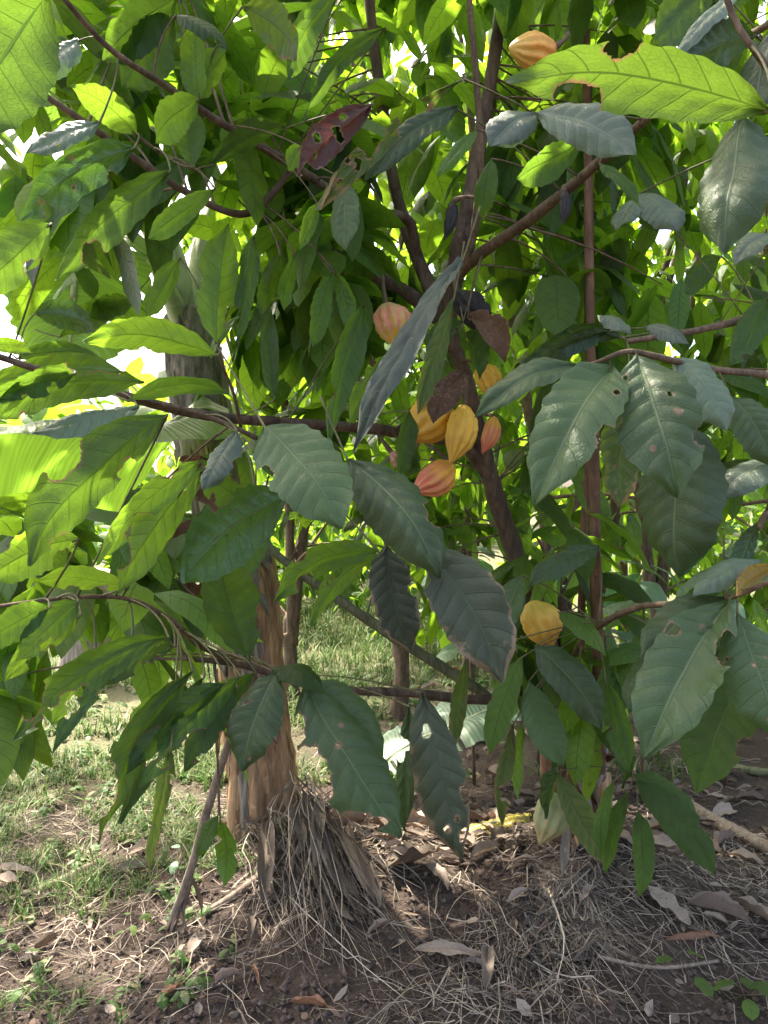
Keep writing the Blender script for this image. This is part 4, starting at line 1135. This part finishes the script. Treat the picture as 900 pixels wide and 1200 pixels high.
def banana_blade(parent, name, pts, wl, wr, al, ar, mat, seed, nt=60, nh=8, tear=0.12, label=None, facing=None):
    """pts: midrib in photo px with depth; wl/wr half widths in m; al/ar how far each half drops (radians below level)"""
    r = random.Random(seed)
    den = catmull([(P(*p), 0) for p in pts], max(4, nt // (len(pts) - 1)))
    den = [d[0] for d in den]; n = len(den)
    verts = []; uvs = []; faces = []
    mb = MB()
    for half, w, ang in ((-1, wl, al), (1, wr, ar)):
        verts = []; uvs = []; faces = []; cut = set()
        drop = 0
        for i, c in enumerate(den):
            t = i / (n - 1)
            a = den[max(0, i - 1)]; b = den[min(n - 1, i + 1)]
            T = (b - a).normalized()
            S = T.cross(V((0, 0, 1))).normalized() * half
            prof = (min(1, t * 7) ** 0.6) * (1 - t ** 5) ** 0.8
            if r.random() < tear: drop = r.uniform(-0.25, 0.25); cut.add(i)
            for k in range(nh + 1):
                s = k / nh
                an = ang * (0.25 + 0.75 * min(1, s * 2.2)) + drop * s
                pleat = 0.010 * math.sin(i * 1.9) * s
                # walk outwards along a drooping arc
                p = c + (S * math.cos(ang * 0.75 + drop * s * 0.6) + V((0, 0, -1)) * math.sin(ang * 0.75 + drop * s * 0.6)) * (w * prof * s)
                p += V((0, 0, 0.10 * w * math.sin(s * math.pi))) + T * (0.12 * w * s) + S * pleat
                p += V((0, 0, 0.03 * noise.noise(V((t * 8, s * 2, seed)))))
                verts.append(p); uvs.append((0.5 + 0.5 * s * half, t))
        W = nh + 1
        for i in range(n - 1):
            for k in range(nh):
                if (i in cut) and k >= 2: continue
                faces.append((i * W + k, i * W + k + 1, (i + 1) * W + k + 1, (i + 1) * W + k))
        mb.add(verts, faces, uvs, r.random())
    tube(mb, [(p, 0.012 * (1 - 0.75 * i / n)) for i, p in enumerate(den)], sides=8, mi=1)
    o = mb.build(name, [mat, M['bpet']], parent)
    if label: o['label'] = label
    return o
banana_blade(ban, 'leaf_blade', [(235, 470, 3.3), (190, 500, 3.0), (120, 507, 2.8), (40, 500, 2.6), (-90, 520, 2.45)], 0.25, 0.40, 0.15, 1.3, M['ban'], 3, tear=0.015)
banana_blade(ban, 'leaf_blade', [(130, 262, 3.2), (92, 296, 3.0), (88, 350, 2.9), (80, 420, 2.85)], 0.30, 0.26, 0.35, 0.35, M['ban'], 5, tear=0.03)
banana_blade(ban, 'leaf_blade', [(105, 155, 3.3), (60, 60, 3.2), (20, -80, 3.1), (-10, -260, 3.2)], 0.26, 0.26, 0.7, 0.7, M['ban'], 6)
banana_blade(ban, 'leaf_blade', [(194, 90, 3.6), (215, -60, 3.6), (240, -300, 3.6)], 0.28, 0.28, 0.6, 0.6, M['ban'], 7)
banana_blade(ban, 'leaf_blade', [(300, 150, 4.0), (360, 60, 4.1), (430, -60, 4.2), (520, -200, 4.3)], 0.3, 0.3, 0.6, 0.6, M['ban'], 8)
banana_blade(ban, 'leaf_blade', [(300, 290, 3.9), (318, 320, 3.8), (325, 370, 3.7), (322, 430, 3.65)], 0.10, 0.12, 0.9, 0.6, M['ban_pale'], 9, tear=0.2)
# hanging dead blade
mb = MB()
hero_leaf(mb, P(275, 560, 2.5), P(222, 700, 2.4), 0.20, V((-.2, -1, .2)), random.Random(4), fold=0.5, droop=-0.3, wave=0.4, quilt=0, bites=8, holes=9, nt=40, nh=9, hole_size=1.4)
hero_leaf(mb, P(235, 535, 2.5), P(170, 640, 2.4), 0.13, V((.3, -1, .2)), random.Random(14), fold=0.5, droop=-0.3, wave=0.4, quilt=0, bites=6, holes=8, nt=40, nh=9, hole_size=1.4)
tube(mb, [(P(275, 560, 2.5), .004), (P(255, 545, 2.6), .006), (P(235, 535, 2.5), .004)], sides=6)
tube(mb, [(P(255, 545, 2.6), .006), (P(248, 525, 3.0), .008), (P(244, 510, 3.3), .012)], sides=6)
o = mb.build('dead_blade', M['b'], ban); o['label'] = 'ragged dark brown dead blade hanging down'

# a second, cut banana stem farther back on the left
b2 = thing('banana_stump', 'short grey banana stump half hidden behind the lower left leaves', 'banana stump', P(95, 790, 6.6) * 1)
b2.location = (-2.6, 6.6, gz(-2.6, 6.6))
den2 = [(V((-2.6 + 0.02 * i, 6.6, -0.05 + 0.15 * i)), 0.22 - 0.006 * i) for i in range(8)]
mb = MB(); tube(mb, den2, sides=20, bump=0.15); mb.build('stem', M['bbark_grey'], b2)

# cut banana leaf lying on the ground in the middle
bl = thing('banana_leaf', 'cut banana leaf with yellow green midrib lying on the litter behind the branch', 'banana leaf', G(520, 868))
banana_blade(bl, 'blade', [(440, 900, 3.85), (480, 872, 3.9), (530, 850, 3.95), (590, 825, 4.05), (650, 815, 4.2)], 0.30, 0.20, 0.05, 0.5, M['ban_pale'], 12, tear=0.08)
bl2 = thing('banana_leaf', 'yellowing torn piece of banana leaf on the straw between the two stems', 'banana leaf', G(540, 975))
banana_blade(bl2, 'blade', [(470, 992, 3.25), (520, 982, 3.3), (570, 966, 3.35), (620, 955, 3.45)], 0.06, 0.07, 0.3, 0.4, M['ban_yellow'], 14, tear=0.05)

# ------------------------------------------------------------------ sticks
def stick(name, label, pts, mat='drywood', grd=False):
    q = []
    for p in pts:
        if len(p) == 3:
            g0 = G(p[0], p[1]); rr = p[2] * g0.y / 900
            q.append((g0 + V((0, 0, rr * 0.8)), rr))
        else: q.append((P(*p[:3]), p[3] * p[2] / 900))
    t = thing(name, label, 'stick', q[0][0] - V((0, 0, q[0][1])))
    mb = MB(); tube(mb, catmull(q, 8), sides=8, bump=0.2, seed=len(label)); mb.build('shaft', M[mat], t)
    return t
t = stick('dry_stick', 'long thin dead stem leaning down from the lower left leaves to the soil', [(196, 1108, 2.72, 5), (205, 1070, 2.7, 5), (222, 1025, 2.66, 5), (243, 950, 2.55, 5), (270, 865, 2.4, 4.5), (295, 790, 2.2, 4)])
mb = MB(); r = random.Random(9)
for k in range(26):
    f = r.random()
    a = P(196 + 30 * f, 1100 - 75 * f, 2.7)
    e = a + V((r.uniform(-0.05, 0.05), r.uniform(-.05, .03), -r.uniform(0.06, 0.16)))
    e.z = max(e.z, gz(e.x, e.y))
    hero_leaf(mb, a, e, r.uniform(0.008, 0.022), V((r.uniform(-1, 1), -1, .3)), r, fold=0.5, droop=-.4, wave=.3, quilt=0, nt=8, nh=2, twist=r.uniform(-1, 1))
mb.build('withered_wisps', M['l'], t)
stick('dry_stick', 'pale bare pole lying on the soil at the right behind the low leaves', [(800, 945, 8), (850, 975, 8), (930, 1015, 8)])
stick('dry_stick', 'short pale root poking out of the soil beside the banana stem', [(245, 1070, 4), (280, 1050, 5), (312, 1030, 6)])
stick('dry_stick', 'thin bare stick lying crosswise on the grass at the left', [(10, 1058, 4), (60, 1040, 4), (112, 1015, 4)])
stick('dry_stick', 'thin twig lying flat across the soil at the lower right', [(700, 1135, 2.2), (770, 1136, 2.2), (842, 1128, 2)])
stick('dry_stick', 'pale log lying on the litter behind the thin upright sprouts', [(700, 795, 11), (725, 783, 12), (760, 770, 12)])
stick('dry_stick', 'green cut stalk lying near the right edge behind the leaves', [(840, 900, 5), (880, 908, 5), (940, 915, 5)], mat='greenstem')

# ------------------------------------------------------------------ fallen leaves one can tell apart
def fallen(x, y, ang, L, wd, mat, label, seed, curl=0.3, lift=0.012):
    c = G(x, y)
    r = random.Random(seed)
    mb = MB()
    flat_leaf(mb, c, math.radians(ang), L, wd, r, lift=lift, curl=curl, nt=22, nh=6, tilt=0.35)
    o = mb.build('fallen_leaf', M[mat])
    tag(o, label, 'dead leaf', 'fallen leaves on the soil')
fallen(362,1184,-18,.13,.035,'lo','orange brown curled leaf at the bottom edge of the bare soil',1,curl=.5)
fallen(812,1108,8,.19,.030,'lo','long rolled orange brown leaf lying level on the soil at the right',2,curl=.7)
fallen(300,1148,112,.12,.030,'lo','reddish brown rolled leaf standing askew on the soil left of the straw',3,curl=.7)
fallen(198,1168,60,.11,.035,'lo','rust coloured folded leaf under the leaning dead stem',4,curl=.6)
fallen(266,1150,30,.08,.030,'l','small tan curled leaf on bare soil just left of the reddish one',5,curl=.5)
fallen(242,1140,60,.09,.025,'l','narrow grey tan leaf pointing up beside the leaning dead stem',6,curl=.6)
fallen(485,1020,40,.26,.13,'l','broad grey brown leaf draped over the straw right of the banana stem',7,curl=.3,lift=.05)
fallen(512,1035,-65,.16,.06,'l','pale buff crumpled leaf standing upright behind the straw heap',8,curl=.5,lift=.04)
fallen(530,1125,-14,.26,.05,'l','long flat tan strip of leaf lying across bare soil in the middle',9,curl=.3)
fallen(842,1078,-20,.20,.07,'l','pale grey folded leaf on the litter at right, upper one of two',10,curl=.5,lift=.03)
fallen(885,1085,-50,.18,.06,'l','whitish grey leaf against the right edge of the picture',11,curl=.4,lift=.03)
fallen(780,1075,-60,.20,.09,'l','wide brownish grey leaf sheath in front of the low green leaves',12,curl=.35,lift=.04)
fallen(112,938,95,.06,.04,'l','small whitish leaf on the grass under the hanging left leaves',13,curl=.2)
fallen(570,1150,80,.18,.05,'l','crumpled tan leaf standing in the bottom centre among straw',14,curl=.6,lift=.03)
fallen(690,985,-70,.16,.08,'lo','brown withered leaf clinging round the foot of the cocoa trunk',15,curl=.4,lift=.03)
fallen(340,1045,-42,.20,.035,'l','split pale sheath strip leaning from the banana stem to the soil',16,curl=.5,lift=.07)
fallen(535,795,20,.30,.15,'lo','pinkish brown leaf on the grass behind the horizontal branch',17,curl=.3,lift=.02)

# ------------------------------------------------------------------ seedlings and weeds
def seedling(c, h, n, L, mat, name, label, cat, group, seed, flat=0.15, wr=0.36):
    r = random.Random(seed)
    t = thing(name, label, cat, c, group)
    mb = MB()
    top = V(c) + V((r.uniform(-.08, .08), r.uniform(-.08, .08), h))
    tube(mb, [(V(c).lerp(top, i / 6) - V((0, 0, 0.01)), 0.008 * L / 0.25 * (1 - i * 0.09)) for i in range(7)], sides=7)
    mb.build('stem', M['twig'], t)
    mb = MB()
    for k in range(n):
        a = k * 2.4 + r.uniform(-.4, .4)
        f = 1 - 0.5 * (k / n)
        q = V(c).lerp(top, f)
        d = V((math.cos(a), math.sin(a), r.uniform(-0.1, 0.35)))
        l = L * r.uniform(0.7, 1.15)
        simple_leaf(mb, q + d.normalized() * 0.03, d, V((0, 0, 1)), l, l * wr, r, bend=r.uniform(0.4, 1.1), nt=12)
    mb.build('leaves', M[mat], t)
SG = 'young cocoa seedlings under the trees'
for i, (x, y, d, h, lab) in enumerate([
    (752, 700, 4.1, 1.22, 'sky tinted cocoa seedling just right of the thin upright sprouts'),
    (556, 690, 4.3, 1.42, 'sky tinted cocoa seedling left of the leaning trunk in the shade'),
    (630, 690, 4.6, 1.30, 'sky tinted cocoa seedling between the trunk and the thin sprouts'),
    (850, 690, 4.2, 1.38, 'sky tinted cocoa seedling in the shade near the right edge'),
    (700, 700, 4.9, 1.2, 'sky tinted cocoa seedling directly behind the thin upright sprouts')]):
    p = P(x, y, d)
    seedling(V((p.x, p.y, gz(p.x, p.y))), h, 14, 0.34, 'bb', 'cocoa_seedling', lab, 'seedling', SG, 50 + i)
g1 = G(884, 1192); seedling(g1, 0.08, 4, 0.085, 'y', 'weed_seedling', 'tiny bright green seedling in the bottom right corner', 'seedling', None, 71, wr=0.75)
g1 = G(826, 1178); seedling(g1, 0.14, 3, 0.07, 'y', 'weed_seedling', 'small pale green weed left of the corner seedling', 'seedling', None, 72, wr=0.6)
g1 = G(165, 1110); seedling(g1, 0.10, 5, 0.06, 'y', 'weed_seedling', 'small green weed in the grass left of the leaning dead stem', 'seedling', None, 73, wr=0.4)
g1 = G(200, 1040); seedling(g1, 0.16, 3, 0.07, 'bb', 'weed_seedling', 'thin upright weed with pale leaves behind the leaning dead stem', 'seedling', None, 74, wr=0.5)

# ------------------------------------------------------------------ the grove behind
def grove_tree(x, y, h, rad, n, seed, label, low=1.3, L=0.24, lean=0.2, crown_c=None, sq=1.0, clear=()):
    r = random.Random(seed)
    z0 = gz(x, y)
    t = thing('cocoa_tree', label, 'cocoa tree', (x, y, z0), 'cocoa trees in the grove behind')
    mb = MB(); skel = []
    nst = r.randint(2, 3)
    fork = z0 + r.uniform(0.5, 1.0)
    den = catmull([(V((x, y, z0 - 0.05)), 0.07), (V((x + r.uniform(-.05, .05), y, z0 + 0.4)), 0.055), (V((x + r.uniform(-.08, .08), y, fork)), 0.05)], 6)
    tube(mb, den, sides=10, bump=0.2)
    for s in range(nst):
        a = r.uniform(0, 6.28)
        tx, ty = x + math.cos(a) * rad * 0.5, y + math.sin(a) * rad * 0.5
        d = catmull([(V((x, y, fork - 0.1)), 0.045), (V((x + (tx - x) * .4, y + (ty - y) * .4, fork + (h - fork) * .35)), 0.035),
                     (V((tx, ty, fork + (h - fork) * .75)), 0.022), (V((tx + r.uniform(-.2, .2), ty, h)), 0.01)], 8)
        tube(mb, d, sides=8, bump=0.2); skel += [p for p, _ in d]
    mb.build('trunk', M['bark'], t)
    for k in range(12):
        bm_ = MB()
        b = r.choice(skel[4:])
        e = b + V((r.uniform(-1, 1) * rad * .7, r.uniform(-1, 1) * rad * .7, r.uniform(-0.2, 0.6)))
        d = catmull([(b, 0.014), (b.lerp(e, .5) + V((0, 0, .1)), 0.010), (e, 0.005)], 5)
        tube(bm_, d, sides=6, cap=False); skel += [p for p, _ in d]
        bm_.build('limb', M['twig'], t)
    f = MB()
    zc = (low + h) / 2
    for _ in range(n):
        for _try in range(20):
            v = V((r.uniform(-1, 1), r.uniform(-1, 1), r.uniform(-1, 1)))
            if v.length < 1: break
        p = V((x, y, zc)) + V((v.x * rad * sq, v.y * rad, v.z * (h - low) / 2))
        k = noise.noise(p * 1.1 + V((seed, 0, 0)))
        if k < -0.15: continue
        q = px(p)
        if any(a < q[0] < b and c < q[1] < d for a, b, c, d in clear): continue
        spray(f, p, rand_dir(r), r, n=r.randint(4, 7), L=L, nt=5)
    o = f.build('foliage', M['bg'], t); o['kind'] = 'stuff'
grove_tree(2.1, 5.9, 5.4, 1.3, 200, 43, 'cocoa tree with a dense crown between the first and second grove rows', low=2.1)
grove_tree(0.75, 6.9, 5.4, 1.4, 200, 44, 'cocoa tree standing behind the leaning trunk in the second row', low=2.0)
grove_tree(4.3, 5.2, 5.4, 1.4, 180, 45, 'unseen cocoa tree just beyond the right edge, added to thicken the shading canopy', low=1.8)  # added out of view to close canopy gaps and darken the understory
grove_tree(-0.75, 6.3, 4.3, 0.95, 170, 42, 'small bright cocoa tree in the sun between banana stem and trunk', low=1.95)
SKYGAP = [(-200, 108, 235, 430), (15, 55, 185, 240), (480, 520, 30, 85), (330, 345, 50, 120)]
grove_tree(-3.7, 4.1, 5.8, 2.3, 300, 41, 'cocoa tree added to shade the lower left ground, crown over the top left corner', low=3.9, clear=SKYGAP)  # added beside the view; its crown keeps sun off the lower left ground
grove_tree(1.15, 5.0, 5.2, 1.25, 190, 31, 'leafy cocoa tree in the grove straight behind the thin upright sprouts', low=1.75, clear=SKYGAP)
grove_tree(2.55, 4.7, 5.2, 1.35, 210, 32, 'leafy cocoa tree in the grove behind the leaves at the right edge', low=1.6, clear=SKYGAP)
grove_tree(0.1, 5.6, 5.0, 1.2, 150, 33, 'cocoa tree in the grove behind the pods left of the trunk', low=1.9, clear=SKYGAP)
grove_tree(1.9, 6.8, 5.6, 1.6, 230, 34, 'taller cocoa tree in the second row, between the two nearer ones', low=1.4, clear=SKYGAP)
grove_tree(3.9, 6.9, 5.6, 1.6, 200, 35, 'cocoa tree in the second row at the far right', low=1.3, clear=SKYGAP)
grove_tree(-0.9, 7.6, 5.0, 1.3, 140, 36, 'pale sunlit cocoa tree far behind the banana plant', low=2.2, clear=SKYGAP)
grove_tree(0.7, 8.6, 6.0, 1.8, 230, 37, 'cocoa tree in the third row behind the front trunk', low=1.7, L=.27, clear=SKYGAP)
grove_tree(3.0, 9.6, 6.4, 2.0, 250, 38, 'cocoa tree in the third row on the right side', low=1.4, L=.27, clear=SKYGAP)
grove_tree(5.8, 10.0, 6.4, 2.1, 230, 39, 'cocoa tree in the last row beyond the right edge leaves', low=1.2, L=.28, clear=SKYGAP)

# low growth under the grove
ug = MB(); r = random.Random(91)
for _ in range(760):
    u = r.random()
    if u < 0.40: p = V((r.uniform(0.1, 7.0), r.uniform(7.5, 11.5), r.uniform(0.2, 1.9)))
    elif u < 0.58: p = V((r.uniform(2.4, 5.0), r.uniform(5.0, 8.0), r.uniform(0.2, 1.4)))
    else: p = V((r.uniform(-2.6, 0.8), r.uniform(8.8, 12.5), r.uniform(0.4, 2.3)))
    spray(ug, p, rand_dir(r), r, n=r.randint(4, 7), L=r.uniform(0.2, 0.32), nt=5)
for _ in range(420):
    p = V((r.uniform(-10, -0.4), r.uniform(11.5, 15.5), r.uniform(0.1, 1.5)))
    spray(ug, p, rand_dir(r), r, n=r.randint(5, 8), L=r.uniform(0.3, 0.5), nt=4)
tag(ug.build('undergrowth', M['bg']), 'dark leafy undergrowth filling the shade beneath the grove', None, kind='stuff')

# distant wood beyond the clearing
wd = MB(); r = random.Random(77)
for _ in range(2600):
    a = r.uniform(-0.75, 0.85)
    d = r.uniform(24, 40)
    x = math.sin(a) * d; y = math.cos(a) * d
    z = r.uniform(0.2, 1.0) ** 0.8 * (6.6 + 2.2 * noise.noise(V((a * 6, 0, 3)))) * d / 30
    simple_leaf(wd, V((x, y, z)), rand_dir(r), V((0, 0, 1)), r.uniform(0.8, 1.6), r.uniform(0.5, 0.9), r, nt=4)
tag(wd.build('distant_wood', M['bg']), 'pale sunlit wood far beyond the clearing on the left', None, kind='stuff')
